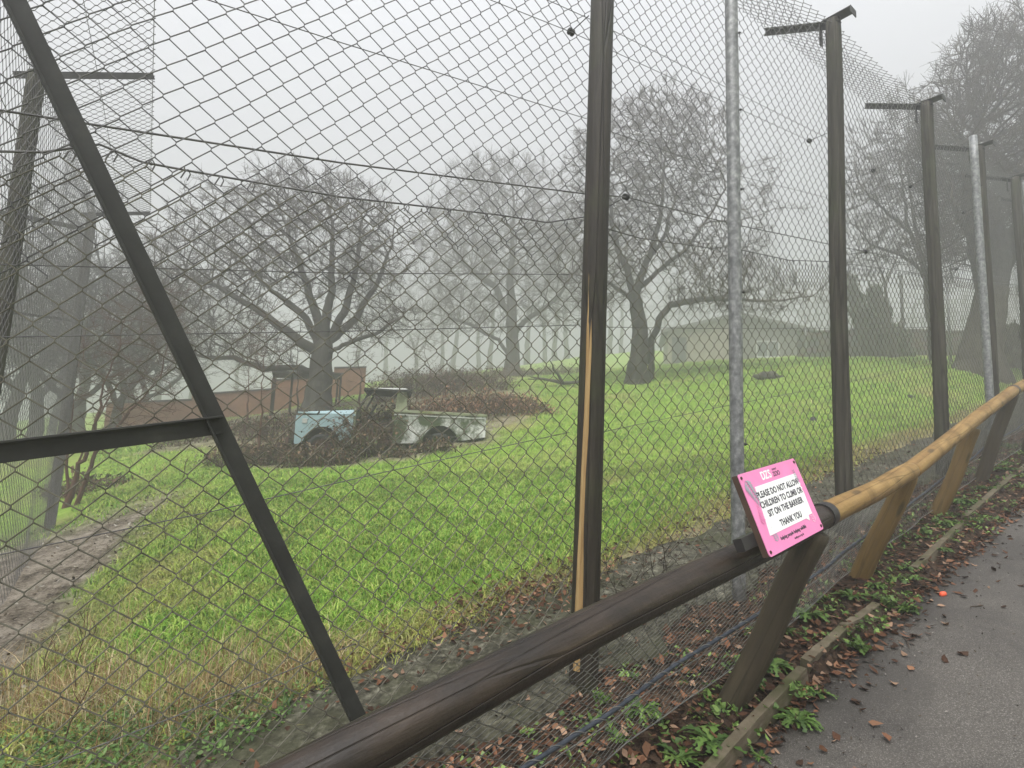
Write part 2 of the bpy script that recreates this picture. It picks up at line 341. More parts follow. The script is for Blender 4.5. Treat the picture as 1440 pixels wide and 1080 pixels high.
me = make_mesh('ground', np.stack([XX, YY, ZZ], -1), F, M['field_soil'], True, np.stack([mR, mG, mB], -1).reshape(-1, 3))
tag(put('ground', me), kind='structure')

def strip(name, us, o0, o1, no, lift, mat, edge=.0, seed=0, slope0=0):
    V = []; o0f = o0 if callable(o0) else (lambda U: o0); o1f = o1 if callable(o1) else (lambda U: o1)
    for U in us:
        a, b = o0f(U), o1f(U)
        a += edge*(vnoise(U, 0, seed, .5)-.5)*2+edge*(vnoise(U, 0, seed+5, .13)-.5); b += edge*(vnoise(U, 0, seed+1, .6)-.5)*2+edge*(vnoise(U, 0, seed+6, .15)-.5)
        for o in np.linspace(float(a), float(b), no):
            P = W(U, o, 0); V.append((P[0], P[1], lift(P, U, o)))
    m = len(us); jj = np.arange(m*no).reshape(m, no)
    F = np.stack([jj[:-1, :-1], jj[1:, :-1], jj[1:, 1:], jj[:-1, 1:]], -1).reshape(-1, 4)
    V = np.array(V); e = jj[:, -1]; e2 = jj[:, 0]; sk = []
    for e_, fl in ((e, 1), (e2, 0)):                                   # a skirt gives the slab its thickness
        b0 = len(V); low = V[e_].copy(); low[:, 2] -= .12; V = np.vstack([V, low]); ar = np.arange(m-1)
        q = np.stack([e_[:-1], e_[1:], b0+ar+1, b0+ar], -1); sk.append(q if fl else q[:, ::-1])
    return tag(put(name, make_mesh(name, V, [np.vstack([F]+sk)], mat, True)), kind='structure')
strip('path', np.arange(-9, 40, .25), -.81, -4.6, 26, lambda P, U, o: vgz(min(U, 40))-.055-.012*sstep(-1.0, -3.4, o)+.012*vnoise(P[0], P[1], 21, 1.1), M['tarmac'], .0, 3)
strip('concrete_strip', np.arange(-1.75, 16, .1), .02, 1.08, 12, lambda P, U, o: max(g1(P[0], P[1])+.004, vgz(U)+.018+.02*vnoise(P[0], P[1], 22, .5)), M['old_concrete'], .13, 8)

# ================================================================== CHAIN LINK
def chainlink(s0, s1, t0, t1, diag, r, mapf, k=4, per=4, seed=0, thin=None):
    """vertical zigzag wires; mapf(s, t, depth) -> world points; t0/t1 may be functions of s"""
    V = []; Fq = []; base = 0; half = diag/2
    i0 = math.ceil(s0/half-1e-6); ss = np.arange(i0, math.ceil(s1/half-1e-6))*half; f0 = t0 if callable(t0) else (lambda s: t0); f1 = t1 if callable(t1) else (lambda s: t1)
    th = np.arange(k)*2*math.pi/k+.4
    for i, s in enumerate(ss):
        a, b = float(f0(s)), float(f1(s)); nh = max(2, int((b-a)/half)); pts = []
        ph = (i+i0) % 2
        q = np.arange(nh+1); side = np.where((q+ph) % 2 == 0, -1.0, 1.0)
        tt = a+q*half
        if per >= 4:
            t_ = np.stack([tt-half*.09, tt+half*.09], 1).ravel(); sd = np.repeat(side, 2)*.96
        else: t_ = tt; sd = side
        x = s+sd*half*.52; dep = np.where(sd > 0, 1, -1)*0+np.sin(np.arange(len(t_))*1.0)*r*.2
        dep = dep+np.repeat(np.where((q+ph) % 2 == 0, 1.0, -1.0), 2 if per >= 4 else 1)*r*.95
        P = mapf(x, t_, dep); m = len(P)
        T = np.gradient(P, axis=0); T /= np.linalg.norm(T, axis=1)[:, None]
        ref = NV(.37, -.8, .15); A = np.cross(T, ref); A /= np.linalg.norm(A, axis=1)[:, None]; B = np.cross(T, A)
        ring = P[:, None, :]+(np.cos(th)[None, :, None]*A[:, None, :]+np.sin(th)[None, :, None]*B[:, None, :])*r
        V.append(ring.reshape(-1, 3)); j = np.arange(k); mm = np.arange(m-1)
        q0 = base+mm[:, None]*k+j[None, :]; q1 = base+mm[:, None]*k+(j[None, :]+1) % k
        Fq.append(np.stack([q0, q1, q1+k, q0+k], -1).reshape(-1, 4)); base += m*k
    return np.concatenate(V), np.concatenate(Fq)

# ---- main fence: posts stand on the line u; heights read off the survey
def top_z(U): return np.interp(U, [-6, 3.22, 5.92, 8.18, 10.44, 30], [5.0, 6.03, 6.3, 6.57, 6.84, 9.4])
w2 = [(-60, 214), (0, 213), (140, 205), (270, 240), (480, 276), (800, 312), (845, 305), (1030, 350), (1150, 372), (1330, 388), (1440, 402)]
w2u = [fuv(pp(*q, .02)) for q in w2]; w2U = np.array([q[0] for q in w2u]+[12.5, 16, 30]); w2Z = np.array([q[2] for q in w2u])
w2Z = np.concatenate([w2Z, [w2Z[-1]+SL*(12.5-w2U[len(w2)-1]), w2Z[-1]+SL*(16-w2U[len(w2)-1]), w2Z[-1]+SL*(30-w2U[len(w2)-1])]])
def mid_z(U): return np.interp(U, w2U, w2Z)
fence = thing('chain_link_fence', 'tall wire mesh enclosure fence with round timber posts running uphill beside the path', 'fence', O)
def ripple(U, t, a=.02): return (vnoise(U, t, 31, 1.3)-.5)*a+(vnoise(U, t, 32, .45)-.5)*a*.5
def fmap(off):
    def f(x, t, dep):
        o = off+dep+ripple(x, t); return O*NV(1, 1, 0)+x[:, None]*u+o[:, None]*n+t[:, None]*zz
    return f
def fmap_shear(off, zref, zb):
    """rows of the weave follow the slope of the wire above"""
    def f(x, t, dep):
        tt = t+zref(x); xq = x; x = x+(vnoise(x, tt, 35, .7)-.5)*.03+(vnoise(x, tt, 36, .25)-.5)*.008; tt = tt+(vnoise(xq, tt, 37, .8)-.5)*.035+(vnoise(xq, tt, 38, .28)-.5)*.008; o = off+dep+ripple(x, tt, .03); return O*NV(1, 1, 0)+x[:, None]*u+o[:, None]*n+tt[:, None]*zz
    return f
def weld(name, parts, mat, parent, smooth=True):
    g = Geo()
    for v, f in parts: g.add(v, f)
    return g.build(name, mat, parent, smooth=smooth)
UC = -3.17
LR = .116
near = chainlink(UC+.06, 3.2, .02, lambda x: mid_z(x)-vgz(x)+.02, LR, .0026, fmap_shear(.085, vgz, 0), 5, 4)
far1 = chainlink(3.2, 12, .02, lambda x: mid_z(x)-vgz(x)+.02, LR, .0027, fmap_shear(.085, vgz, 0), 4, 4)
far2 = chainlink(12, 26, .02, lambda x: mid_z(x)-vgz(x)+.02, LR, .0027, fmap_shear(.085, vgz, 0), 3, 2)
weld('lower_mesh', [near, far1, far2], M['wire_green'], fence)
UD = .118; ulin = lambda x: 3.0+.16*np.asarray(x)
ulo = lambda x: round((float(mid_z(x))-(.36 if x < -1.3 else .16)-float(ulin(x)))/UD)*UD
uhi = lambda x: top_z(x)-ulin(x)
near = chainlink(UC+.08, 3.2, ulo, uhi, UD, .0025, fmap_shear(.108, ulin, 0), 5, 4)
far1 = chainlink(3.2, 12, ulo, uhi, UD, .0026, fmap_shear(.108, ulin, 0), 4, 4)
far2 = chainlink(12, 26, ulo, uhi, UD, .0026, fmap_shear(.108, ulin, 0), 3, 2)
weld('upper_mesh', [near, far1, far2], M['wire'], fence)
# overhang: a strip of the same mesh sloping up and inwards from the post tops
OA = .62; OH = .33
def omap(x, t, dep):
    o = .0+t*OA; z = top_z(x)-.03+t*OH+dep+(vnoise(x, t, 33, .9)-.5)*.05
    return O*NV(1, 1, 0)+x[:, None]*u+o[:, None]*n+z[:, None]*zz
weld('overhang_mesh', [chainlink(-3.0, 12, -.02, 1.06, .14, .0026, omap, 4, 4), chainlink(12, 26, -.02, 1.06, .14, .0026, omap, 3, 2)], M['wire'], fence)
def ground_post(U, o, ztop, r, mat, seed, lean=(0, 0), name='post', parent=None, bend=.012):
    P0 = W(U, o, 0); P0[2] = g1(P0[0], P0[1])-.25; P1 = W(U+lean[0], o+lean[1], ztop)
    return Geo().add(*log(P0, P1, r*1.02, r*.93, 16, 40, .035, bend, seed)).build(name, mat, parent, smooth=True)
def angle_iron(g, p0, p1, nrm, wid, th=.007, flip=1, fl=None):
    """L section from p0 to p1: one leg in the plane facing nrm, other leg turned back"""
    p0, p1, nrm = map(np.asarray, (p0, p1, nrm)); d = norm(p1-p0); nrm = norm(nrm-d*(nrm@d)); s = np.cross(d, nrm)*flip; L = np.linalg.norm(p1-p0)/2; c = (p0+p1)/2
    g.add(*cbox(c, d*L, s*wid/2, nrm*th/2, .3)); fw = -wid if fl is None else fl; g.add(*cbox(c+s*(wid/2-th/2)+nrm*(fw/2+math.copysign(th*.5, fw)), d*L*.999, s*th/2, nrm*abs(fw)/2, .3)); return g
def arm(P, parent, pu=0, LA=OA, LH=OH, inn=n, outw=.14):
    g = Geo(); d = inn*LA+zz*LH; t = norm(d); s = norm(np.cross(t, zz)); w = np.cross(s, t)
    tip = P+d*1.04; tail = P-t*outw
    angle_iron(g, tail, tip, w, .055, .006)
    g.add(*cbox(P-zz*.1+inn*.06, zz*.12, s*.03, inn*.005, .2))
    return g.build('overhang_arm', M['iron'], parent)
posts = {0.0: (.0, 16), 3.2: (0, 17), 5.87: (0, 18), 8.18: (0, 19), 10.44: (0, 20), 13.0: (0, 21), 15.6: (0, 22), 18.2: (0, 23), 20.8: (0, 24)}
for U, (o, sd) in posts.items():
    zt = float(top_z(U))+.02
    p = ground_post(U, o, zt, .074 if U > 0 else .077, M['post_wet'] if U == 0 else M['post_wood'], sd, (.05 if U > 0 else .02, 0), 'post', fence, .012 if U else .0)
    arm(W(U+.03, .05, zt), p)
    Geo().add(*cbox(W(U+.05, -.05, zt+.012)+zz*0, n*.135+zz*.004, u*.062, zz*.006, .3)).add(*cbox(W(U+.05, -.183, zt-.02), u*.062, n*.004, zz*.035, .2)).build('cap_plate', M['iron'], p)
    if U == 0.0:                                                        # the split pale strip down the first post
        g = Geo(); V = []; zs = np.linspace(vgz(0)+.1, 3.12, 60)
        base = W(0, 0, 0); tocam = norm((CAM-base)*NV(1, 1, 0)); sidev = NV(-tocam[1], tocam[0], 0)
        for i, z in enumerate(zs):
            f = i/59; c = W(.02*f, 0, z); a0 = -(.46+.10*vnoise(z, 0, 41, .3)-.22*f); wd = (.58+.34*vnoise(z, 0, 42, .25))*(1-.2*f)*min(1, (1-f)*14+.15)
            for j in range(5):
                an = a0+(j/4-.5)*wd*1.0; rr = .0845 if 0 < j < 4 else .072
                V.append(c+(tocam*math.cos(an)-sidev*0+sidev*math.sin(an))*rr*(1.0-.05*f))
        F = [(i*5+j, i*5+j+1, (i+1)*5+j+1, (i+1)*5+j) for i in range(59) for j in range(4)]
        g.add(np.array(V), np.array(F)).build('split_face', M['split_wood'], p, smooth=True)
def pole(U, o, zt, r, seed):
    P0 = W(U, o, 0); P0[2] = g1(P0[0], P0[1])-.2; P1 = W(U-.07, o, zt); m = np.linspace(0, 1, 14)[:, None]
    b = Geo().add(*tube(P0+(P1-P0)*m, r, 18, True, .012, seed)).build('steel_pole', M['galv'], fence, smooth=True)
    tocam = norm((CAM-P0)*NV(1, 1, 0)); sv = NV(-tocam[1], tocam[0], 0)
    for f in (.1, .24, .45, .6, .72, .84, .95):
        c = P0+(P1-P0)*f; Geo().add(*tube([c+sv*r*.8, c+sv*(r+.004), c+sv*(r+.0045), c+sv*(r+.012), c+sv*(r+.0125), c+sv*(r+.022)], [.006, .006, .011, .011, .006, .006], 6)).build('bolt', M['iron'], b)
pole(1.45, -.03, 5.75, .047, 1); pole(7.75, -.06, float(top_z(7.75)), .05, 2); pole(11.0, -.06, float(top_z(11.0)), .05, 3)
# corner post, brace and strut of angle iron
p = ground_post(UC, 0, 5.35, .08, M['post_wood'], 30, (0, 0), 'corner_post', fence)
bo = -.03
g = Geo(); a, b = pp(20, 0, bo), pp(518, 1040, bo); d = norm(a-b); angle_iron(g, b-d*.45, a+d*.62, -n, .064, .008, -1, .03); br = g.build('brace', M['iron'], fence)
g = Geo(); a, b = pp(-260, 668, bo-.012), pp(313, 597, bo-.012); angle_iron(g, a, b, -n, .066, .008, -1, .028); g.build('strut', M['iron'], fence)
# strained wires
def wire(pts, r, name='tension_wire', mat='wire', parent=fence, k=6, seg=5):
    P = np.array(pts); Q = []
    for a, b in zip(P[:-1], P[1:]): Q += [a+(b-a)*t for t in np.linspace(0, 1, seg, endpoint=False)]
    Q.append(P[-1]); return Geo().add(*tube(Q, r, k)).build(name, M[mat], parent, smooth=True)
wire([pp(*q, .135) for q in ((-120, 138), (0, 155), (480, 229), (818, 272), (880, 277))]+[pp(*q, .2) for q in ((880, 277), (1030, 315), (1217, 354), (1345, 378), (1440, 396))], .0042)
wire([pp(*q, .11) for q in ((-160, 214), (0, 213), (60, 214), (140, 203), (200, 228), (270, 241), (480, 277), (700, 302), (770, 313), (822, 305), (846, 306))]+[pp(*q, .10) for q in ((848, 320), (900, 335), (1000, 349), (1030, 346), (1036, 350), (1110, 366), (1170, 368), (1230, 376), (1320, 388), (1440, 402))], .0042)
for q in ([(-140, 370), (0, 372), (480, 384), (800, 386)], [(-140, 482), (0, 474), (480, 466), (815, 457)], [(-140, 812), (0, 780), (290, 721), (540, 664), (800, 608)],
          [(90, -62), (293, 0), (480, 60), (825, 167)], [(560, -60), (690, 0), (803, 45)], [(700, -40), (770, 0), (830, 27), (1165, 195)],
          [(-140, 1150), (0, 1102), (240, 1010), (500, 905)],
          [(845, 180), (1030, 245), (1163, 278)], [(803, 45), (1138, 198)], [(850, 460), (1010, 462), (1175, 462), (1320, 460), (1440, 458)], [(845, 608), (1010, 573), (1180, 540), (1320, 510)]):
    wire([pp(*c, .12) for c in q], .0022)
for q, pq in (((880, 277), (838, 300)), ((803, 45), (828, 22)), ((1138, 198), (1166, 186)), ((1217, 354), (1180, 360)), ((1228, 240), (1180, 262)), ((1345, 378), (1318, 384)), ((1280, 262), (1300, 250)), ((1355, 299), (1375, 290))):
    c = pp(*q, .2 if q[0] > 100 else .2); e = pp(*pq, .02); g = Geo(); ax = norm(e-c)
    up_ = NV(0, 0, 1); sx = norm(np.cross(up_, n))
    cp_ = [c+sx*s for s in (-.024, -.018, -.008, 0, .008, .018, .024)]
    g.add(*tube(cp_, [.012, .021, .022, .014, .022, .021, .012], 10)); ins = g.build('insulator', M['rubber'], fence, smooth=True)
    Geo().add(*tube([c, e], .0032, 6)).build('stalk', M['iron'], ins)
# clips: loose wire ends along the top of the lower mesh
g = Geo()
for U in np.arange(UC+.1, 9, .112):
    z = float(mid_z(U)); P = W(U, .09, z); h = .032
    g.add(*tube([P-zz*.01, P+u*.012+zz*h*.6-n*.008, P+u*.02+zz*h+n*.003, P+u*.03+zz*h*.6+n*.01, P+u*.022-zz*.008+n*.012], .0028, 4))
tag(g.build('knuckle_ends', M['wire'], fence), kind='stuff')

# ---- the side fence running away from the path along the left of the paddock
ld = NV(-.55204, .83382, 0); ln = NV(ld[1], -ld[0], 0)                  # ln points into the paddock
LC = W(UC, 0, 0)
def LP(s, o, z): return NV(LC[0], LC[1], 0)+ld*s+ln*o+zz*z
L1 = at(52, 103, 4.6); L2 = at(130, 300, 8.6)
s1 = float((L1-LC)@ld); s2 = float((L2-LC)@ld); zl = lambda s: np.interp(s, [0, s1, s2, 20], [4.55, L1[2], L2[2], L2[2]+.3])
side = thing('chain_link_fence', 'wire mesh side fence leading away from the corner at the left of the field', 'fence', drop(LC))
off1, off2 = float((L1-LC)@ln), float((L2-LC)@ln)
lo_ = lambda s: np.interp(s, [0, s1, s2], [off1*.0, off1, off2])
def lgz(s):
    P = LP(s, 0, 0); return g1(P[0], P[1])
_ls = np.linspace(-.2, 14, 60); _lz = np.array([lgz(s) for s in _ls])
def lmap(x, t, dep):
    o = np.interp(x, [0, s1, s2], [0, off1, off2])+.07+dep+ripple(x, t, .03)
    return NV(LC[0], LC[1], 0)+x[:, None]*ld+o[:, None]*ln+t[:, None]*zz
weld('lower_mesh', [chainlink(.1, s2, lambda s: np.interp(s, _ls, _lz), zl, .112, .0019, lmap, 4, 4)], M['wire'], side)
def tipof(P, px, py):
    d = ray(px, py); return CAM+d*(((P-CAM)@ld)/(d@ld))
T1, T2 = tipof(L1, 215, 105), tipof(L2, 211, 298); D1, D2 = float((T1-L1)@ln), float((T2-L2)@ln); H1, H2 = T1[2]-L1[2], T2[2]-L2[2]
ldd = lambda x: np.interp(x, [0, s1, s2], [D1+(D1-D2)*.3, D1, D2]); lhh = lambda x: np.interp(x, [0, s1, s2], [H1, H1, H2])
def lomap(x, t, dep):
    o = np.interp(x, [0, s1, s2], [0, off1, off2])+t*ldd(x); z = zl(x)+t*lhh(x)+dep
    return NV(LC[0], LC[1], 0)+x[:, None]*ld+o[:, None]*ln+z[:, None]*zz
weld('overhang_mesh', [chainlink(.3, s2+.1, -.05, 1.05, .112, .0027, lomap, 4, 4)], M['wire'], side)
for P, sd in ((L1, 51), (L2, 52)):
    b = NV(P[0], P[1], g1(P[0], P[1])-.2)
    p = Geo().add(*log(b, P, .068, .062, 16, 34, .035, .012, sd)).build('post', M['post_wood'], side, smooth=True)
    g = Geo(); sv = ld; tp = T1 if sd == 51 else T2; angle_iron(g, P-norm(tp-P)*.16, tp, NV(0, 0, 1), .055, .006); g.build('overhang_arm', M['iron'], p)
wire([LP(.2, .09, 4.7*.8), LP(s1, off1+.09, L1[2]-.9), LP(s2, off2+.09, L2[2]-.9)], .0025, 'tension_wire', 'wire', side)
wire([(L1+T1)/2+(L1-L2)*.5, (L1+T1)/2, (L2+T2)/2], .0025, 'tension_wire', 'wire', side)
wire([T1+(T1-T2)*.6, T1, T2], .003, 'tension_wire', 'wire', side)
# beyond the second post the fence turns away to the left
ret = thing('chain_link_fence', 'far mesh fence panel turning left behind the second side post', 'fence', drop(L2))
rd = -ln
def rmap(x, t, dep):
    P = NV(L2[0], L2[1], 0)+x[:, None]*rd+(dep+.05)[:, None]*ld*1+t[:, None]*zz; return P
_rs = np.linspace(0, 9, 20); _rz = np.array([g1(*(L2+rd*s)[:2]) for s in _rs])
weld('lower_mesh', [chainlink(.05, 8, lambda s: np.interp(s, _rs, _rz), lambda s: L2[2]-.25, 0.112, .0019, rmap, 3, 4)], M['wire'], ret)
g = Geo(); angle_iron(g, L2-zz*.28, L2-zz*.28+rd*8, ld*-1, .07, .006); g.build('top_rail', M['iron'], ret)
g = Geo(); angle_iron(g, L2-zz*1.75, L2-zz*1.72+rd*8, ld*-1, .04, .006); g.build('middle_rail', M['iron'], ret)
Geo().add(*log(NV(*(L2+rd*4)[:2], g1(*(L2+rd*4)[:2])-.2), L2+rd*4, .08, .075, 12, 20, .03, .01, 61)).build('post', M['post_wood'], ret, smooth=True)

# ================================================================== THE BARRIER
bar = thing('timber_barrier', 'low round rail barrier with leaning posts and fine mesh beside the tarmac path', 'barrier', verge(1030, 985))
near_rail = [pp(-20, 1330, -.98), pp(430, 1105, -.98), pp(740, 932, -.98), pp(1055, 774, -.98), pp(1160, 724, -.98)]
A0, A1 = near_rail[0], near_rail[-1]
Y = [A1, pp(1280, 662, -.82), pp(1370, 597, -.70), pp(1425, 549, -.69)]
def rail(p0, p1, r0, r1, mat, seed, name='rail'):
    sm_ = .45 if 'yellow' in mat else 1.0
    # axis along local x so the grain runs along the timber
    d = p1-p0; L = np.linalg.norm(d); V, fs = log(NV(0, 0, 0), NV(L, 0, 0), r0, r1, 22, max(12, int(L*30)), .05*sm_, .016*sm_, seed)
    by = {}
    for f in fs: by.setdefault(f.shape[1], []).append(f)
    o = put(name, make_mesh(name, V, [np.concatenate(x) for x in by.values()], M[mat], True), bar)
    o.location = Vector(p0-world_of(bar)); o.rotation_euler = Vector(d).to_track_quat('X', 'Z').to_euler(); return o
dA = norm(A1-A0)
rd1 = rail(A0, A1+dA*.02, .061, .057, 'rail_dark', 71)
rail(A1+norm(Y[1]-A1)*.0, Y[1], .056, .058, 'rail_yellow', 72); rail(Y[1], Y[3], .058, .057, 'rail_yellow', 73)
Y4 = Y[3]+norm(Y[3]-Y[2])*2.6-zz*.22; rail(Y[3], Y4, .056, .056, 'rail_yellow', 74)
for P, d in ((A1, norm(Y[1]-A1)), (Y[3], norm(Y[3]-Y[2]))):
    Geo().add(*tube([P-d*.045, P+d*.02], .0605, 20, True)).build('rail_band', M['black_band'], bar, smooth=False)
# leaning posts: feet near the fence, heads out under the rail
feet = [(1030, 985), (1210, 812), (1318, 722), (1378, 677)]
heads = [pp(1152, 738, -.99), Y[1], Y[2], Y[3]]
def lean_post(f, h, r, mat, seed, algae=True):
    d = h-f; L = np.linalg.norm(d)+.12; V, fs = log(NV(0, 0, -.18), NV(0, 0, L-.1), r*1.02, r*.96, 16, 26, .03, .01, seed)
    by = {}
    for q in fs: by.setdefault(q.shape[1], []).append(q)
    o = put('leaning_post', make_mesh('leaning_post', V, [np.concatenate(x) for x in by.values()], M[mat], True), bar)
    o.location = Vector(f-world_of(bar)); o.rotation_euler = Vector(d).to_track_quat('Z', 'Y').to_euler(); return o
for (fp, h, mt, sd) in zip(feet, heads, ('lean_wood', 'lean_yellow', 'lean_yellow', 'lean_wood'), (81, 82, 83, 84)):
    lean_post(verge(*fp), h-norm(h-verge(*fp))*.05, .064, mt, sd)
f5 = W(7.8, -.4, vgz(7.8)); lean_post(f5, Y[3]+(Y4-Y[3])*.72, .064, 'lean_wood', 85)
f0 = W(-2.1, -.62, vgz(-2.1)); lean_post(f0, pp(390, 1120, -.98), .064, 'lean_wood', 86)
# fine mesh hung under the rail
railU = np.array([fuv(q) for q in [A0, A1, Y[1], Y[2], Y[3], Y4]])
def bmap(sag=.0):
    def f(x, t, dep):
        o1 = np.interp(x, railU[:, 0], railU[:, 1])+.05; z1 = np.interp(x, railU[:, 0], railU[:, 2])-.03
        o0 = np.interp(x, [-2, .4, 2.26, 4.25, 5.8, 8], [-.50, -.50, -.42, -.36, -.33, -.33]); z0 = O[2]+SL*x+.03
        f_ = t; o = o0+(o1-o0)*f_+dep+.04*np.sin(f_*3.14)+ripple(x*2, t*2, .035); z = z0+(z1-z0)*f_
        return O*NV(1, 1, 0)+x[:, None]*u+o[:, None]*n+z[:, None]*zz
    return f
weld('barrier_mesh', [chainlink(-2.6, 2.6, 0, 1.0, .066, .0016, bmap(), 4, 4), chainlink(2.6, 8.2, 0, 1.0, .066, .0016, bmap(), 3, 2)], M['wire_light'], bar)
bm = bmap()
def along(t, r, mat, nm, lift=0, wav=.0):
    x = np.linspace(-2.6, 8.2, 120); P = bm(x, np.full_like(x, t)+wav*np.sin(x*3), np.full_like(x, -.012)); return Geo().add(*tube(P, r, 8)).build(nm, M[mat], bar, smooth=True)
along(.36, .0088, 'cable', 'mesh_cable'); along(.30, .0025, 'wire_light', 'tension_wire', wav=.012); along(.02, .003, 'wire_light', 'tension_wire')
xh = np.arange(-2.2, 5.0, .006); Pc = bm(xh, np.full_like(xh, .36), np.full_like(xh, -.012)); fa, fb = frame(Pc[-1]-Pc[0]); hp = xh*2*math.pi/.105
Geo().add(*tube(Pc+(np.cos(hp)[:, None]*fa+np.sin(hp)[:, None]*fb)*.0105, .0022, 4)).build('cable_lashing', M['wire_light'], bar)

# ================================================================== THE SIGN
def ang(y): return NV(math.cos(y)*u[0]-math.sin(y)*u[1], math.cos(y)*u[1]+math.sin(y)*u[0], 0)
wd = norm(ang(.065)+zz*.147); nn_ = norm(np.cross(wd, zz)); up2 = np.cross(nn_, wd); hd = math.cos(.328)*up2-math.sin(.328)*nn_; sn = np.cross(wd, hd)
SC = W(.064, -1.06, 1.466); SW, SH = .504, .312
sign = thing('warning_sign', 'pink and white notice board fixed on the barrier rail asking to keep children off', 'sign', SC)
def S(x, y, z=0.0): return SC+wd*x+hd*y+sn*z
g = Geo().add(*cbox(S(0, 0, -.0135), wd*SW/2, hd*SH/2, sn*.0125, .1)); g.build('backing_board', M['sign_back'], sign)
def sheet(name, poly, z, mat, parent, th=.0016):
    return Geo().add(*extrude(poly, S(0, 0, z), wd, hd, sn, th)).build(name, M[mat], parent)
def rrect(x0, y0, x1, y1, r):
    P = []
    for cx, cy, a in ((x1-r, y1-r, 0), (x0+r, y1-r, 90), (x0+r, y0+r, 180), (x1-r, y0+r, 270)):
        P += [(cx+r*math.cos(math.radians(a+t)), cy+r*math.sin(math.radians(a+t))) for t in (0, 30, 60, 90)]
    return P
face = sheet('sign_face', rrect(-SW/2-.002, -SH/2-.002, SW/2+.002, SH/2+.002, .012), 0, 'sign_pink', sign, .003)
panel = sheet('white_panel', [(-.195, -.090), (.135, -.090), (.160, -.104), (.168, -.082), (.205, -.082), (.212, .015), (.206, .022), (.214, .03), (.206, .04), (.213, .05), (.204, .06), (.207, .095), (-.165, .095)], .003, 'sign_white', face, .0012)
def text(body, x, y, size, mat, parent, z=.0044, bold=.0, squeeze=1.0, name='lettering', align='CENTER', spacing=1.0):
    cu = bpy.data.curves.new(name, 'FONT'); cu.body = body; cu.size = size; cu.align_x = align; cu.align_y = 'CENTER'; cu.offset = bold; cu.extrude = .0004; cu.space_character = spacing
    tmp = bpy.data.objects.new('tmp', cu); COL.objects.link(tmp); dg = bpy.context.evaluated_depsgraph_get()
    me = bpy.data.meshes.new_from_object(tmp.evaluated_get(dg)); bpy.data.objects.remove(tmp)
    c = np.zeros(len(me.vertices)*3); me.vertices.foreach_get('co', c); c = c.reshape(-1, 3)
    c = np.array([S(x+q[0]*squeeze, y+q[1], z+q[2])-SC for q in c]); me.vertices.foreach_set('co', c.ravel()); me.materials.clear(); me.materials.append(M[mat]); me.name = name
    return put(name, me, parent)
text('PLEASE DO NOT ALLOW', .012, .060, .0345, 'sign_ink', panel, bold=.0011, squeeze=.95, spacing=1.04)
text('CHILDREN TO CLIMB OR', .012, .022, .0345, 'sign_ink', panel, bold=.0011, squeeze=.95, spacing=1.04)
text('SIT ON THE BARRIER', .012, -.016, .0345, 'sign_ink', panel, bold=.0011, squeeze=.95, spacing=1.04)
text('THANK YOU', .012, -.066, .0345, 'sign_ink', panel, bold=.0011, squeeze=.95, spacing=1.04)
for i, ch in enumerate('DZS'):
    text(ch, -.07+i*.029, .125, .046, 'sign_white', face, z=.0034, bold=.0012)
text('ZOO', .046, .119, .027, 'sign_ink', face, z=.0034, bold=.0004); text('DUDLEY', .040, .139, .011, 'sign_ink', face, z=.0034)
text('helping people helping wildlife', -.01, -.116, .0195, 'sign_ink', face, z=.0034, bold=.0003); text('dudleyzoo.org.uk', .02, -.138, .0125, 'sign_ink', face, z=.0034)
def frond(x, y, a, L, nl, lw, mat, z=.0047, curl=.0):
    g = Geo()
    for i in range(nl):
        f = (i+.6)/nl; cx, cy = x+math.cos(a+curl*f)*L*f, y+math.sin(a+curl*f)*L*f
        for s in (-1, 1):
            b = a+s*.85; l = lw*(1-.65*f)+.006; dx, dy = math.cos(b)*l, math.sin(b)*l; px_, py_ = -math.sin(b)*l*.13, math.cos(b)*l*.13
            g.add(*extrude([(cx, cy), (cx+dx*.5+px_, cy+dy*.5+py_), (cx+dx, cy+dy), (cx+dx*.5-px_, cy+dy*.5-py_)][::1], S(0, 0, z+.00002*i), wd, hd, sn, .0004))
    return g.build('leaf_motif', M[mat], face)
frond(-.225, .135, -1.15, .11, 9, .042, 'sign_grey'); frond(-.15, -.125, 1.9, .06, 6, .022, 'sign_grey', .0037); frond(-.205, -.05, 1.5, .075, 6, .022, 'sign_pink'); frond(.21, -.125, 1.9, .075, 6, .026, 'sign_blush', .0037); frond(.205, .05, 1.7, .06, 6, .016, 'sign_grey')
for x, y in ((-.238, .142), (.238, .142), (-.238, -.142), (.238, -.142)):
    Geo().add(*tube([S(x, y, .002), S(x, y, .006)], .0062, 10)).build('screw', M['rust'], sign)
Geo().add(*cbox(S(-.27, -.085, -.045), wd*.075, hd*.024, sn*.018, .1)).build('bracket', M['black_band'], sign)
Geo().add(*cbox(S(.0, -.10, -.045), wd*.05, hd*.05, sn*.025, .1)).build('wedge', M['sign_back'], sign)
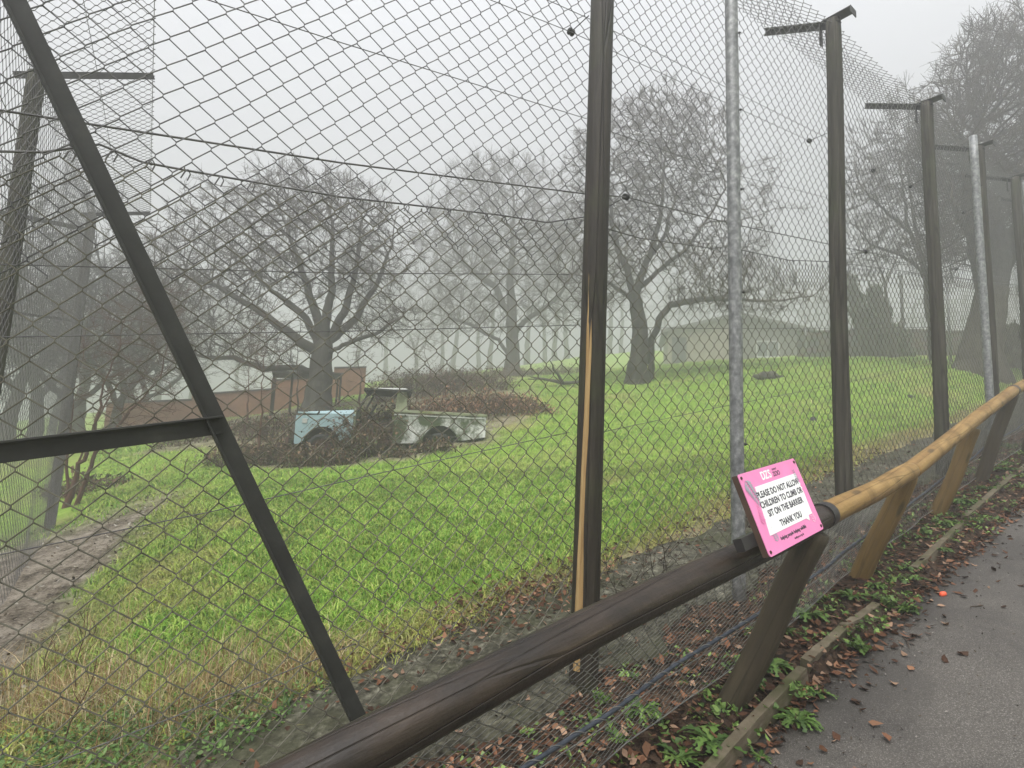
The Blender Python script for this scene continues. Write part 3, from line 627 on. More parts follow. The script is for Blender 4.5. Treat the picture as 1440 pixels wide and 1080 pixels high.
# ================================================================== VERGE
edge_px = [((985, 1098), (1128, 942), 'nearest weathered timber edging board beside the tarmac'), ((1133, 933), (1184, 884), 'short timber edging board with a sharp end standing proud of the leaves'),
           ((1186, 882), (1232, 852), 'short green stained edging board between two leafy weeds'), ((1285, 800), (1352, 738), 'pale edging board in the leaves below the second leaning post'),
           ((1356, 728), (1425, 668), 'long tilted edging board below the third leaning post'), ((1432, 664), (1475, 622), 'farthest timber edging board at the right edge of the picture')]
for i, (a, b, lab) in enumerate(edge_px):
    A, B = verge(*a, .01), verge(*b, .01); d = norm(B-A); s = norm(np.cross(d, zz)); L = np.linalg.norm(B-A); tl = (.05, -.16, .04, .1, -.06, .0)[i]; up_ = norm(np.cross(s, d)); w_ = norm(s*math.cos(tl)+up_*math.sin(tl)); h_ = np.cross(w_, d)
    V, fs = cbox((0, 0, 0), NV(L/2, 0, 0), NV(0, .024, 0), NV(0, 0, .062), .12); ns = 14; V2 = []; rg = np.random.default_rng(90+i)
    sec = V[:8]; 
    for j in range(ns):
        f = j/(ns-1); off = rg.normal(size=(8, 2))*.0012+NV(.004*math.sin(f*4+i), .004*math.sin(f*3+i*2))
        for q, o_ in zip(sec, off): V2.append(((f-.5)*L, q[1]+o_[0], q[2]+o_[1]))
    F = [np.array([(j*8+k_, j*8+(k_+1) % 8, (j+1)*8+(k_+1) % 8, (j+1)*8+k_) for j in range(ns-1) for k_ in range(8)]), np.array([tuple(range(7, -1, -1)), tuple(range((ns-1)*8, ns*8))])]
    o = put('edging_board', make_mesh('edging_board', V2, F, M['edging_wood'])); o.location = Vector((A+B)/2-h_*.045)
    from mathutils import Matrix
    o.rotation_euler = Matrix(np.stack([d, -w_, h_], 1).tolist()).to_euler()
    tag(o, lab, 'edging board', 'timber edging boards along the path')
# fallen leaves: one litter, uncountable
def leaf_quads(P, size, rg, cols, flat=.35):
    m = len(P); yaw = rg.random(m)*6.283; L = size*(.6+.8*rg.random(m)); Wd = L*(.42+.25*rg.random(m)); tilt = rg.normal(size=(m, 2))*flat; curl = rg.normal(size=m)*.35
    loc = np.array([(-1, 0), (-.35, 1), (.3, .85), (1, 0), (.3, -.85), (-.35, -1), (0, 0)]); 
    V = np.zeros((m, 7, 3)); cx, sx = np.cos(yaw)[:, None], np.sin(yaw)[:, None]
    lx = loc[None, :, 0]*L[:, None]/2*(1+.15*rg.normal(size=(m, 7))); ly = loc[None, :, 1]*Wd[:, None]/2*(1+.25*rg.normal(size=(m, 7))); lz = lx*tilt[:, :1]+ly*tilt[:, 1:]+(np.abs(ly)*curl[:, None])+np.abs(lx)*np.abs(curl[:, None])*.5
    V[:, :, 0] = lx*cx-ly*sx; V[:, :, 1] = lx*sx+ly*cx; V[:, :, 2] = lz; V += P[:, None, :]
    F = []
    for a, b in ((0, 1), (1, 2), (2, 3), (3, 4), (4, 5), (5, 0)): F.append(np.stack([np.arange(m)*7+a, np.arange(m)*7+b, np.arange(m)*7+6], -1))
    c = np.asarray(cols)[rg.integers(0, len(cols), m)]*(.7+.6*rg.random((m, 1))); return V.reshape(-1, 3), np.concatenate(F), np.repeat(c, 7, 0)
rg = np.random.default_rng(101)
def cloud(m, fU, fo):
    U = fU(m); o = fo(m, U); P = NV(O[0], O[1], 0)+U[:, None]*u+o[:, None]*n; return P, U, o
LC_ = [(.11,.052,.028), (.16,.075,.042), (.22,.115,.066), (.07,.034,.02), (.045,.024,.015), (.28,.18,.12), (.06,.034,.022)]
P, U, o = cloud(6400, lambda m: rg.random(m)**1.5*11-1.6, lambda m, U: -.86+.96*rg.random(m)); P[:, 2] = np.where(o < -.78, vgz(U)-.045, vgz(U)+.004)+rg.random(len(U))*.02
P2, U2, o2 = cloud(900, lambda m: rg.random(m)*7-.9, lambda m, U: -.8-np.abs(rg.normal(size=m))*np.where(rg.random(m) < .75, .06, .2)); P2[:, 2] = vgz(U2)-.042+rg.random(len(U2))*.006
P3, U3, o3 = cloud(700, lambda m: rg.random(m)*10-1.7, lambda m, U: .05+1.5*rg.random(m)); P3[:, 2] = np.maximum(G(P3[:, 0], P3[:, 1]), np.where(o3 < 1.1, vgz(U3)+.03, -9))+.008
P4, U4, o4 = cloud(1500, lambda m: np.where(rg.random(m) < .45, .4+.5*rg.normal(size=m), rg.random(m)*9-1.5), lambda m, U: 1.18+.24*rg.normal(size=m)); P4[:, 2] = np.maximum(G(P4[:, 0], P4[:, 1]), np.where(o4 < 1.1, vgz(U4)+.03, -9))+.01+rg.random(len(U4))*.05
v, f, c = leaf_quads(np.vstack([P, P2, P3, P4]), .042, rg, LC_)
tag(put('leaf_litter', make_mesh('leaf_litter', v, f, M['dead'], False, c)), kind='stuff')
# weeds: rosettes of lobed leaves
def rosette(seed, nl, L, lift, cols):
    rg = np.random.default_rng(seed); V = []; F = []; C = []
    for i in range(nl):
        yaw = i*2.4+rg.random()*.7; l = L*(.55+.6*rg.random()); e = lift*(.4+.9*rg.random()); w = l*(.075+.04*rg.random()); b = len(V); ns = 10; col = NV(*cols[rg.integers(len(cols))])*(.75+.5*rg.random())
        for j in range(ns):
            f = j/(ns-1); r = l*f*(1-.15*f*e); z = l*(e*f-(.55+.5*e)*f*f*e*1.0)+.006; ww = w*(math.sin(min(1, f*1.25)*2.6)+.12)*(1.35 if j % 2 else .45)
            for s in (-1, 0, 1):
                x, y = r, s*ww; V.append((x*math.cos(yaw)-y*math.sin(yaw), x*math.sin(yaw)+y*math.cos(yaw), z+abs(s)*ww*.3)); C.append(col*(1.2 if s == 0 else 1))
        for j in range(ns-1):
            for s in (0, 1): F.append((b+j*3+s, b+j*3+s+1, b+(j+1)*3+s+1, b+(j+1)*3+s))
    return make_mesh('weed_plant', V, np.array(F), M['leaf'], True, C)
GR = [(.07,.13,.025), (.10,.18,.035), (.14,.22,.05), (.05,.10,.02)]
W_ME = [rosette(201, 26, .15, .75, GR), rosette(202, 34, .17, .95, GR), rosette(203, 18, .12, .55, GR), None]
def bush(seed):
    rg = np.random.default_rng(seed); V = []; F = []; C = []; k = 0
    for i in range(11):
        a = rg.random()*6.283; L = .07+.08*rg.random(); d = NV(math.cos(a)*.8, math.sin(a)*.8, .45+.5*rg.random()); P = np.array([d*L*t-zz*.35*L*t*t for t in np.repeat(np.linspace(.25, 1, 6), 3)])+rg.normal(size=(18, 3))*.009; P[:, 2] = np.maximum(P[:, 2], .004)
        v, f, c = leaf_quads(P, .034, rg, GR, .5); V.append(v); F.append(f+k); C.append(c); k += len(v)
    return make_mesh('weed_plant', np.vstack(V), np.vstack(F), M['leaf'], False, np.vstack(C))
W_ME[3] = bush(204); W_ME[1] = rosette(202, 46, .15, .8, GR)
weeds = [((1000, 1045), 0, 1.2, 'broad leafy weed at the near end of the first edging board'), ((955, 1068), 2, 1.0, 'low weed at the bottom edge between barrier mesh and edging'),
 ((1085, 940), 1, 1.05, 'tall bright weed at the foot of the nearest leaning post'), ((1060, 965), 2, .9, 'small weed touching the near side of the nearest leaning post'),
 ((1122, 1000), 1, 1.0, 'ferny weed on the path side of the first edging board'), ((1148, 962), 0, .85, 'weed at the joint of the two nearest edging boards'),
 ((1070, 1048), 2, .6, 'tiny weed poking out below the near edging board'), ((1208, 900), 3, 1.05, 'dense weed growing out of the tarmac edge in front of the short boards'),
 ((1105, 890), 0, .8, 'dark weed among brown leaves behind the nearest leaning post'), ((1135, 868), 1, .95, 'weed beside the barrier mesh halfway to the second leaning post'),
 ((1200, 842), 0, 1.1, 'wide weed spreading at the foot of the second leaning post'), ((1262, 848), 3, 1.0, 'bushy weed on the tarmac edge below the second leaning post'),
 ((1232, 826), 1, .8, 'weed close to the right of the second leaning post'), ((1288, 815), 0, .9, 'weed in front of the pale edging board'),
 ((1275, 800), 2, 1.0, 'flat weed above the left end of the pale edging board'), ((1325, 775), 1, .9, 'weed on the path side of the pale edging board'),
 ((1300, 752), 3, .9, 'weed between the second and third leaning posts'), ((1330, 738), 0, 1.2, 'weed clump at the foot of the third leaning post'),
 ((1375, 735), 3, 1.0, 'weed on the tarmac edge beyond the tilted edging board'), ((1352, 708), 1, 1.1, 'weed behind the long tilted edging board'),
 ((1390, 690), 3, 1.3, 'leafy clump at the foot of the fourth leaning post'), ((1415, 662), 1, 1.4, 'farthest big weed clump beside the path'),
 ((870, 1040), 2, 1.0, 'weed seen through the barrier mesh under the rail'), ((905, 1000), 0, 1.0, 'leafy weed seen through the barrier mesh below the dark cable'), ((845, 985), 3, .8, 'weed growing at the base of the split fence post')]
for (q, k_, s, lab) in weeds:
    P = verge(*q); U, o, z = fuv(P)
    for dx, sc in ((0, 1.0),):
        ob = put('weed_plant', W_ME[k_]); ob.location = Vector((P[0], P[1], vgz(U)-(.05 if o < -.8 else 0))); ob.scale = (s*(.62+.38*((q[0]*7+q[1]*3) % 10)/10),)*3; ob.rotation_euler = (0, 0, q[0]*.37)
        tag(ob, lab, 'weed', 'green weeds along the verge')
rgv = np.random.default_rng(171); PV = []
for i in range(230):
    U0_ = rgv.random()**1.3*9.5-1.2; o0_ = -.86+.80*rgv.random(); mm_ = int(8+26*rgv.random()); R_ = .04+.09*rgv.random()
    a_ = rgv.random(mm_)*6.283; rr_ = R_*np.sqrt(rgv.random(mm_)); UU_ = U0_+rr_*np.cos(a_); oo_ = o0_+rr_*np.sin(a_)
    P = NV(O[0], O[1], 0)+UU_[:, None]*u+oo_[:, None]*n; P[:, 2] = vgz(UU_)+.012+rgv.random(mm_)*.05*(1-rr_/R_); PV.append(P)
v, f, c = leaf_quads(np.vstack(PV), .028, rgv, [(.10,.18,.035), (.15,.25,.05), (.2,.3,.08), (.07,.13,.03)], .5)
tag(put('verge_seedlings', make_mesh('verge_seedlings', v, f, M['leaf'], False, c)), kind='stuff')
PG = cloud(900, lambda m: rgv.random(m)**1.2*9-1.2, lambda m, U: -.83-np.abs(rgv.normal(size=m))*.3)[0]; UG = (PG-O)@u; PG[:, 2] = vgz(UG)-.05+.006
v, f, c = leaf_quads(PG, .011, rgv, [(.24,.22,.2), (.1,.08,.06), (.05,.035,.025), (.08,.06,.04), (.04,.03,.022)], .5)
tag(put('grit', make_mesh('grit', v, f, M['dead'], False, c)), kind='stuff')
ob = Geo(); P = verge(1322, 828); P[2] -= .045; ob.add(*tube([P+NV(0, 0, .0), P+NV(.012, 0, .012), P+NV(.034, .01, .012), P+NV(.044, .012, .002)], [.008, .017, .016, .006], 10))
plain('orange_plastic', (.85,.12,.05), .5); tag(ob.build('litter_scrap', M['orange_plastic'], None, None, True, P), 'small bright orange scrap lying on the tarmac edge', 'litter')
for (q, L, a, lab) in (((1275, 890), .12, .4, 'thin dark twig on the tarmac beside the dense weed'), ((1378, 842), .10, 2.9, 'short dark twig lying alone on the tarmac')):
    P = verge(*q); P[2] -= .048; d = u*math.cos(a)+n*math.sin(a)
    tag(Geo().add(*tube([P-d*L, P+zz*.006, P+d*L*.6+n*.02, P+d*L], [.002, .004, .0035, .0015], 6)).build('fallen_twig', M['twig_brown'], None, None, True, P), lab, 'twig')

# ================================================================== GRASS (stuff)
rg = np.random.default_rng(303)
def blades(m, r0, r1, hfac, wfac, seed, alo=-1.0, ahi=.93, nearbias=1.0):
    rg = np.random.default_rng(seed); a = alo+(ahi-alo)*rg.random(m); r = r0+(r1-r0)*rg.random(m)**nearbias
    x = r*np.sin(a); y = r*np.cos(a); U = (x-O[0])*u[0]+(y-O[1])*u[1]; o = (x-O[0])*n[0]+(y-O[1])*n[1]
    mud, straw, _ = masks(x, y, U, o); keep = (o > 1.12+.12*rg.normal(size=m)) & (rg.random(m) > mud*1.1) & ((o < 8.6) | (U > -2.6)) & (U > -5)
    x, y, U, o, straw, r = x[keep], y[keep], U[keep], o[keep], straw[keep], r[keep]; z = G(x, y)
    clump = vnoise(x, y, 51, .45)*.6+vnoise(x, y, 52, .16)*.4; big = vnoise(x, y, 53, 2.6)*.6+vnoise(x, y, 54, .9)*.4; k = len(x)
    h = hfac*(.028+.095*clump**1.8)*(.6+.8*rg.random(k))*(1-.25*straw); w = wfac*(.0026+.0010*r)*(.7+.6*rg.random(k))
    yaw = rg.random(k)*6.283; lean = h*(.5+1.5*rg.random(k)**1.3); ly = rg.random(k)*6.283
    sx, sy = np.cos(yaw)*w, np.sin(yaw)*w; dx, dy = np.cos(ly)*lean, np.sin(ly)*lean
    V = np.zeros((k, 5, 3)); V[:, 0] = np.stack([x-sx, y-sy, z-.01], -1); V[:, 1] = np.stack([x+sx, y+sy, z-.01], -1)
    V[:, 2] = np.stack([x+dx*.35-sx*.75, y+dy*.35-sy*.75, z+h*.62], -1); V[:, 3] = np.stack([x+dx*.35+sx*.75, y+dy*.35+sy*.75, z+h*.62], -1); V[:, 4] = np.stack([x+dx, y+dy, z+h*.88], -1)
    b = np.arange(k)*5; Q = np.stack([b, b+1, b+3, b+2], -1); T = np.stack([b+2, b+3, b+4], -1)
    pal = np.array([(.18,.37,.038), (.26,.45,.055), (.34,.50,.085), (.12,.26,.03), (.42,.52,.12)]); yel = np.array([(.45,.46,.10), (.40,.46,.08), (.46,.39,.15), (.28,.20,.09), (.5,.45,.22)])
    c = pal[rg.integers(0, 5, k)]; yl = yel[rg.integers(0, 5, k)]
    mixw = np.clip(straw*.85+.22*sstep(.5, .75, big)+(rg.random(k) < .06)*.8, 0, 1)[:, None]; c = c*(1-mixw)+yl*mixw
    c = c*(.62+.46*rg.random((k, 1)))*(.8+.42*sstep(.25, .7, clump))[:, None]
    return V.reshape(-1, 3), [Q, T], np.repeat(c, 5, 0)
v1, f1, c1 = blades(190000, 2.2, 10, 1.0, .75, 1, nearbias=1.15)
v2, f2, c2 = blades(170000, 8, 30, 1.05, .62, 2, -.9, .93)
tag(put('grass', make_mesh('grass', np.vstack([v1, v2]), [np.vstack([f1[0], f2[0]+len(v1)]), np.vstack([f1[1], f2[1]+len(v1)])], M['blade'], False, np.vstack([c1, c2]))), kind='stuff')
# dead straw and stalks at the near left corner and along the fence foot
def straws(pts, m, hmin, hmax, spread, rg, cols, w=.0022, leanf=.8):
    V = []; F = []; C = []
    for (x, y, R, cnt) in pts:
        for _ in range(cnt):
            a = rg.random()*6.283; rr = R*math.sqrt(rg.random()); X, Y_ = x+rr*math.cos(a), y+rr*math.sin(a); Z = g1(X, Y_); h = hmin+(hmax-hmin)*rg.random(); l = rg.random()*6.283; le = h*leanf*rg.random()*1.6; b = len(V); ww = w*(.6+.8*rg.random()); yw = rg.random()*3.14
            col = NV(*cols[rg.integers(len(cols))])*(.7+.6*rg.random())
            for j in range(4):
                f = j/3; cx, cy, cz = X+math.cos(l)*le*f*f, Y_+math.sin(l)*le*f*f, Z+h*(f-.35*f*f*(le/h))
                V.append((cx-math.cos(yw)*ww*(1-.7*f), cy-math.sin(yw)*ww*(1-.7*f), cz)); V.append((cx+math.cos(yw)*ww*(1-.7*f), cy+math.sin(yw)*ww*(1-.7*f), cz)); C += [col, col]
            for j in range(3): F.append((b+2*j, b+2*j+1, b+2*j+3, b+2*j+2))
    return V, np.array(F), C
ST = [(.44,.34,.17), (.5,.4,.23), (.22,.13,.06), (.3,.18,.09), (.5,.42,.27)]
pt = [(*hit(*q)[:2], R, c_) for q, R, c_ in (((105, 985), .38, 420), ((60, 1010), .45, 360), ((170, 990), .35, 300), ((230, 1010), .35, 280), ((300, 985), .35, 200), ((390, 960), .35, 170), ((330, 930), .3, 120), ((20, 960), .3, 160), ((140, 900), .3, 170), ((460, 940), .25, 110))]
v, f, c = straws(pt, 0, .08, .34, 0, np.random.default_rng(11), ST)
tag(put('dead_grass', make_mesh('dead_grass', v, f, M['dead'], False, c)), kind='stuff')
fr = [(*W(U, 1.2+.35*vnoise(U, 0, 61, .5), 0)[:2], .28, 46) for U in np.arange(-1.2, 13, .22)]
v, f, c = straws(fr, 0, .03, .16, 0, np.random.default_rng(12), [(.36,.28,.11), (.3,.3,.08), (.22,.26,.06), (.2,.11,.05), (.42,.36,.17)], .0028, 1.2)
tag(put('fringe_grass', make_mesh('fringe_grass', v, f, M['dead'], False, c)), kind='stuff')
rgt = np.random.default_rng(19); m_ = 900; o_ = 2.2+6.8*rgt.random(m_); e_ = np.interp(o_, np.sort(trk[:, 1]), trk[np.argsort(trk[:, 1]), 0]); U_ = e_+.1-np.abs(rgt.normal(size=m_))*.75
PT = NV(O[0], O[1], 0)+U_[:, None]*u+o_[:, None]*n; PT[:, 2] = G(PT[:, 0], PT[:, 1])+.008+rgt.random(m_)*.015
v, f, c = leaf_quads(PT, .036, rgt, [(.05,.035,.022), (.09,.06,.035), (.14,.11,.07), (.24,.22,.18), (.035,.028,.02), (.3,.28,.24)], .35)
tag(put('track_debris', make_mesh('track_debris', v, f, M['dead'], False, c)), kind='stuff')
# clover and ground ivy in the bottom left corner
P = []
rgc = np.random.default_rng(13)
for q, R, m in (((40, 1060), .5, 900), ((250, 1060), .4, 700), ((330, 1030), .3, 420), ((100, 1075), .4, 600), ((430, 990), .22, 160), ((180, 1040), .4, 400)):
    h0 = hit(*q); a = rgc.random(m)*6.283; rr = R*np.sqrt(rgc.random(m)); P.append(np.stack([h0[0]+rr*np.cos(a), h0[1]+rr*np.sin(a), np.zeros(m)], -1))
P = np.vstack(P); P[:, 2] = G(P[:, 0], P[:, 1])+.01+rgc.random(len(P))*.06
v, f, c = leaf_quads(P, .026, rgc, [(.08,.16,.03), (.11,.21,.04), (.16,.26,.07), (.06,.12,.03)], .5)
tag(put('clover', make_mesh('clover', v, f, M['leaf'], False, c)), kind='stuff')
def stalk(q, hgt, lab, sc=1.0, seed=0, red=True, nb=5):
    P = hit(*q); rg = np.random.default_rng(seed); g = Geo(); top = P+zz*hgt+u*rg.normal()*.05; m = 8; L = [P+(top-P)*t+u*.015*math.sin(t*7+seed)+n*.01*math.sin(t*5) for t in np.linspace(0, 1, m)]
    g.add(*tube(L, np.linspace(.0042, .0018, m)*sc, 5))
    for i in range(nb):
        t = .35+.6*i/nb; b = P+(top-P)*t; d = norm(u*rg.normal()+n*rg.normal()+zz*1.2); g.add(*tube([b, b+d*hgt*.13, b+d*hgt*.22+zz*.01], [.0018*sc, .0014*sc, .001*sc], 4))
    tag(g.build('dead_stalk', M['twig_red' if red else 'twig_brown'], None, None, True, P), lab, 'stalk')
stalk((58, 975), .42, 'dead reddish stalk at the left edge beside the muddy track', 1, 1); stalk((103, 985), .55, 'tall dead branching stalk in the straw at lower left', 1, 2, True, 9); stalk((88, 1060), .5, 'leaning dead stalk in the lower left corner', 1, 3)
stalk((133, 905), .22, 'short forked dead stalk at the edge of the muddy track', .9, 4); stalk((276, 775), .5, 'thin dark dead stalk in the grass left of the angle iron brace', 1.3, 5, False, 7); stalk((256, 675), .45, 'brown dead dock stalk standing before the orange wall', 2.2, 6, True, 8); stalk((230, 765), .4, 'faint dead stalk near the muddy track in the field', 1.2, 7, False)

# ================================================================== TREES
def colonize(att, paths, step, infl, kill, maxit=130, seed=0, up=.05, jit=.18, maxch=3):
    rg = np.random.default_rng(seed); pos = []; par = []; fac = []
    for pth in paths:
        path, pi = pth[0], pth[1]; pf = pth[2] if len(pth) > 2 else 1.0
        path = np.asarray(path, float); seg = []
        for a, b in zip(path[:-1], path[1:]):
            k_ = max(1, int(np.linalg.norm(b-a)/step)); seg += [a+(b-a)*t for t in np.linspace(0, 1, k_, endpoint=False)]
        seg.append(path[-1]); start = -1; wk = np.cumsum(rg.normal(size=(len(seg), 3))*step*.13, axis=0); wk -= np.linspace(0, 1, len(seg))[:, None]*wk[-1]; wk *= np.clip(np.arange(len(seg))/3, 0, 1)[:, None]; seg = [a_+b_ for a_, b_ in zip(seg, wk)]
        if pi: start = int(np.argmin(np.linalg.norm(np.array(pos)-seg[0], axis=1))); seg = seg[1:]
        for s_ in seg: pos.append(s_); par.append(start); fac.append(pf*(fac[start] if start >= 0 else 1)if s_ is seg[0] else fac[-1]); start = len(pos)-1
    pos = [NV(*p) for p in pos]; ch = {}
    for i, p in enumerate(par): ch.setdefault(p, []).append(i)
    A = np.asarray(att); PA = np.array(pos); D = np.linalg.norm(A[:, None]-PA[None], axis=2); ni = D.argmin(1); nd = D.min(1); alive = nd > kill
    for it in range(maxit):
        idx = np.where(alive & (nd < infl))[0]
        if len(idx) == 0: break
        dirs = {}
        vec = A[idx]-np.array(pos)[ni[idx]]; vec /= np.linalg.norm(vec, axis=1)[:, None]
        order = np.argsort(ni[idx]); uq, st = np.unique(ni[idx][order], return_index=True); sums = np.add.reduceat(vec[order], st, axis=0)
        new = []
        for i, s_ in zip(uq, sums):
            c_ = ch.get(int(i), [])
            if len(c_) >= maxch: continue
            d = norm(norm(s_)+NV(0, 0, up)+rg.normal(size=3)*jit); q = pos[i]+d*step
            if any(np.linalg.norm(pos[c]-q) < step*.45 for c in c_): continue
            new.append((int(i), q))
        if not new: break
        b = len(pos)
        for i, q in new: pos.append(q); par.append(i); fac.append(fac[i]); ch.setdefault(i, []).append(len(pos)-1)
        NQ = np.array([q for _, q in new]); D = np.linalg.norm(A[:, None]-NQ[None], axis=2); j = D.argmin(1); m = D.min(1); bt = m < nd; ni[bt] = b+j[bt]; nd[bt] = m[bt]; alive &= nd > kill
    return np.array(pos), np.array(par), np.array(fac)
def radii(par, rl, rt, e=1.65):
    N = len(par); acc = np.zeros(N); leaf = np.ones(N, bool)
    leaf[par[par >= 0]] = False; acc[leaf] = rl**e
    for i in range(N-1, -1, -1):
        if par[i] >= 0: acc[par[i]] += acc[i]
    r = acc**(1/e); s = (rt-rl)/max(r.max()-rl, 1e-6); return rl+(r-rl)*s, leaf
def tube_tree(pos, par, r, mask, k):
    """frustums for all nodes in mask (edge node->parent); main child shares its parent's ring"""
    N = len(pos); idx = np.where(mask & (par >= 0))[0]
    if not len(idx): return np.zeros((0, 3)), np.zeros((0, 4), int)
    main = -np.ones(N, int)
    for i in np.argsort(r): 
        if par[i] >= 0: main[par[i]] = i
    d = np.zeros((N, 3)); hp = par >= 0; d[hp] = pos[hp]-pos[par[hp]]; hm = main >= 0; dd = d.copy()
    ln_ = lambda a: a/np.maximum(np.linalg.norm(a, axis=1), 1e-9)[:, None]
    d = ln_(d); dd = d.copy(); dd[hm] = d[hm]+d[main[hm]]; dd = ln_(dd); dd[~hp] = NV(0, 0, 1)
    ref = NV(.42, .86, .29); th = np.arange(k)*2*math.pi/k
    def ring(c, ax, rad):
        a = np.cross(ax, ref); a = ln_(a); b = np.cross(ax, a)
        return c[:, None]+(np.cos(th)[None, :, None]*a[:, None]+np.sin(th)[None, :, None]*b[:, None])*rad[:, None, None]
    p = par[idx]; ismain = (main[p] == idx); r0 = np.where(ismain, r[p], np.minimum(r[p]*.9, r[idx]*1.25)); ax0 = np.where(ismain[:, None], dd[p], d[idx])
    R0_ = ring(pos[p]-d[idx]*np.where(ismain, 0, r0*.3)[:, None], ax0, r0); R1_ = ring(pos[idx], dd[idx], r[idx])
    V = np.concatenate([R0_, R1_], 1).reshape(-1, 3); m = len(idx); j = np.arange(k); b = np.arange(m)[:, None]*2*k
    F = np.stack([b+j, b+(j+1) % k, b+k+(j+1) % k, b+k+j], -1).reshape(-1, 4); return V, F
def twigs(pos, par, r, leaf, per, L, seed, thr=.03, r0=.008, droop=.0, up=.25, every=2):
    """fine twigs with side shoots on every thin branch"""
    rg = np.random.default_rng(seed); thin = np.where((r < thr) & (par >= 0))[0]
    src = np.concatenate([np.repeat(thin[::every], 1)]+[np.repeat(np.where(leaf)[0], per)])
    m = len(src); bd = pos[src]-pos[par[src]]; bd /= np.maximum(np.linalg.norm(bd, axis=1), 1e-9)[:, None]
    d = bd*.95+rg.normal(size=(m, 3))*.48+NV(0, 0, up-droop); d /= np.linalg.norm(d, axis=1)[:, None]
    l = L*(.45+.8*rg.random(m)); P0, P1, A0, A1 = [], [], [], []
    a = pos[src]; mid = a+d*(l*.5)[:, None]; d2 = d+rg.normal(size=(m, 3))*.25+NV(0, 0, .12-droop); d2 /= np.linalg.norm(d2, axis=1)[:, None]; end = mid+d2*(l*.5)[:, None]
    P0 += [a, mid]; P1 += [mid, end]; A0 += [np.full(m, r0), np.full(m, r0*.75)]; A1 += [np.full(m, r0*.75), np.full(m, r0*.4)]
    for fr_, src_ in ((.3, a), (.0, mid), (.55, mid), (.8, a)):
        b = src_+(d if src_ is a else d2)*(l*fr_*.5)[:, None]; ds = d+rg.normal(size=(m, 3))*.75+NV(0, 0, .1-droop); ds /= np.linalg.norm(ds, axis=1)[:, None]; ll = l*(.25+.35*rg.random(m))
        P0.append(b); P1.append(b+ds*ll[:, None]); A0.append(np.full(m, r0*.6)); A1.append(np.full(m, r0*.3))
    P0, P1, A0, A1 = map(np.concatenate, (P0, P1, A0, A1)); ax = P1-P0; ax /= np.maximum(np.linalg.norm(ax, axis=1), 1e-9)[:, None]
    ref = NV(.42, .86, .29); A = np.cross(ax, ref); A /= np.maximum(np.linalg.norm(A, axis=1), 1e-9)[:, None]; B = np.cross(ax, A); k = 3; th = np.arange(k)*2*math.pi/k
    cs = np.cos(th)[None, :, None]*A[:, None]+np.sin(th)[None, :, None]*B[:, None]
    V = np.concatenate([P0[:, None]+cs*A0[:, None, None], P1[:, None]+cs*A1[:, None, None]], 1).reshape(-1, 3); j = np.arange(k); b = np.arange(len(P0))[:, None]*6
    F = np.stack([b+j, b+(j+1) % k, b+3+(j+1) % k, b+3+j], -1).reshape(-1, 4); return V, F
def ell(rg, m, c, r, hollow=.3):
    d = rg.normal(size=(m, 3)); d /= np.linalg.norm(d, axis=1)[:, None]; q = (hollow**3+(1-hollow**3)*rg.random(m))**(1/3); q = q*(.72+.62*vnoise(np.arctan2(d[:, 1], d[:, 0])*2.2+c[0]*7, d[:, 2]*2.6+c[2]*3, 91, 1.0)); return NV(*c)+d*q[:, None]*NV(*r)
def tree(name, label, cat, base, envs, paths, rt, seed, step=.22, infl=2.2, kill=.42, rl=.013, tw=(4, .5), mats=('bark_grey', 'twig_brown'), thr=.055, up=.05, droop=0., group=None, r0=.008, loc=True, jit=.10, flare=.5, every=2, dens=1.5, tap=1.3):
    rg = np.random.default_rng(seed); att = np.vstack([ell(rg, int(m*dens), c, r, h) for (m, c, r, h) in envs]); att = att[att[:, 2] > .7]
    pos, par, fac = colonize(att, paths, step, infl, kill, 150, seed, up, jit); r, leaf = radii(par, rl, rt); 
    dl = np.zeros(len(pos))
    for i in range(len(pos)):
        if par[i] >= 0: dl[i] = dl[par[i]]+np.linalg.norm(pos[i]-pos[par[i]])
    r = np.minimum(r, rt*fac*(.03+.97*np.clip(1-dl/(np.percentile(dl, 90)*.95), 0, 1)**tap)+rl*.5); r = r*(1+flare*np.exp(-np.maximum(pos[:, 2], 0)/.35)*(r > rt*.35))
    root = thing(name, label, cat, base, group)
    tv, tf = tube_tree(pos, par, r, r > thr, 9); cv, cf = tube_tree(pos, par, r, r <= thr, 4); wv, wf = twigs(pos, par, r, leaf, tw[0], tw[1], seed+1, .035, r0, droop, every=every)
    put('trunk', make_mesh('trunk', tv, tf, M[mats[0]], True), root); put('crown', make_mesh('crown', np.vstack([cv, wv]), np.vstack([cf, wf+len(cv)]), M[mats[1]], True), root); return root
def pxl(b, Z):
    """pixel offsets at depth Z -> metres in the tree's own frame (x across the view, y away, z up)"""
    s = Z/FPX
    def f(px, py, y=0.0): return NV((px-b[0])*s, y, (b[1]-py)*s)
    return f, s
def env(f, s, m, px, py, rx, ry, y=0, ryd=None, h=.3): return (m, f(px, py, y), NV(rx*s, (ryd if ryd else min(rx, 140)*.8)*s, ry*s), h)
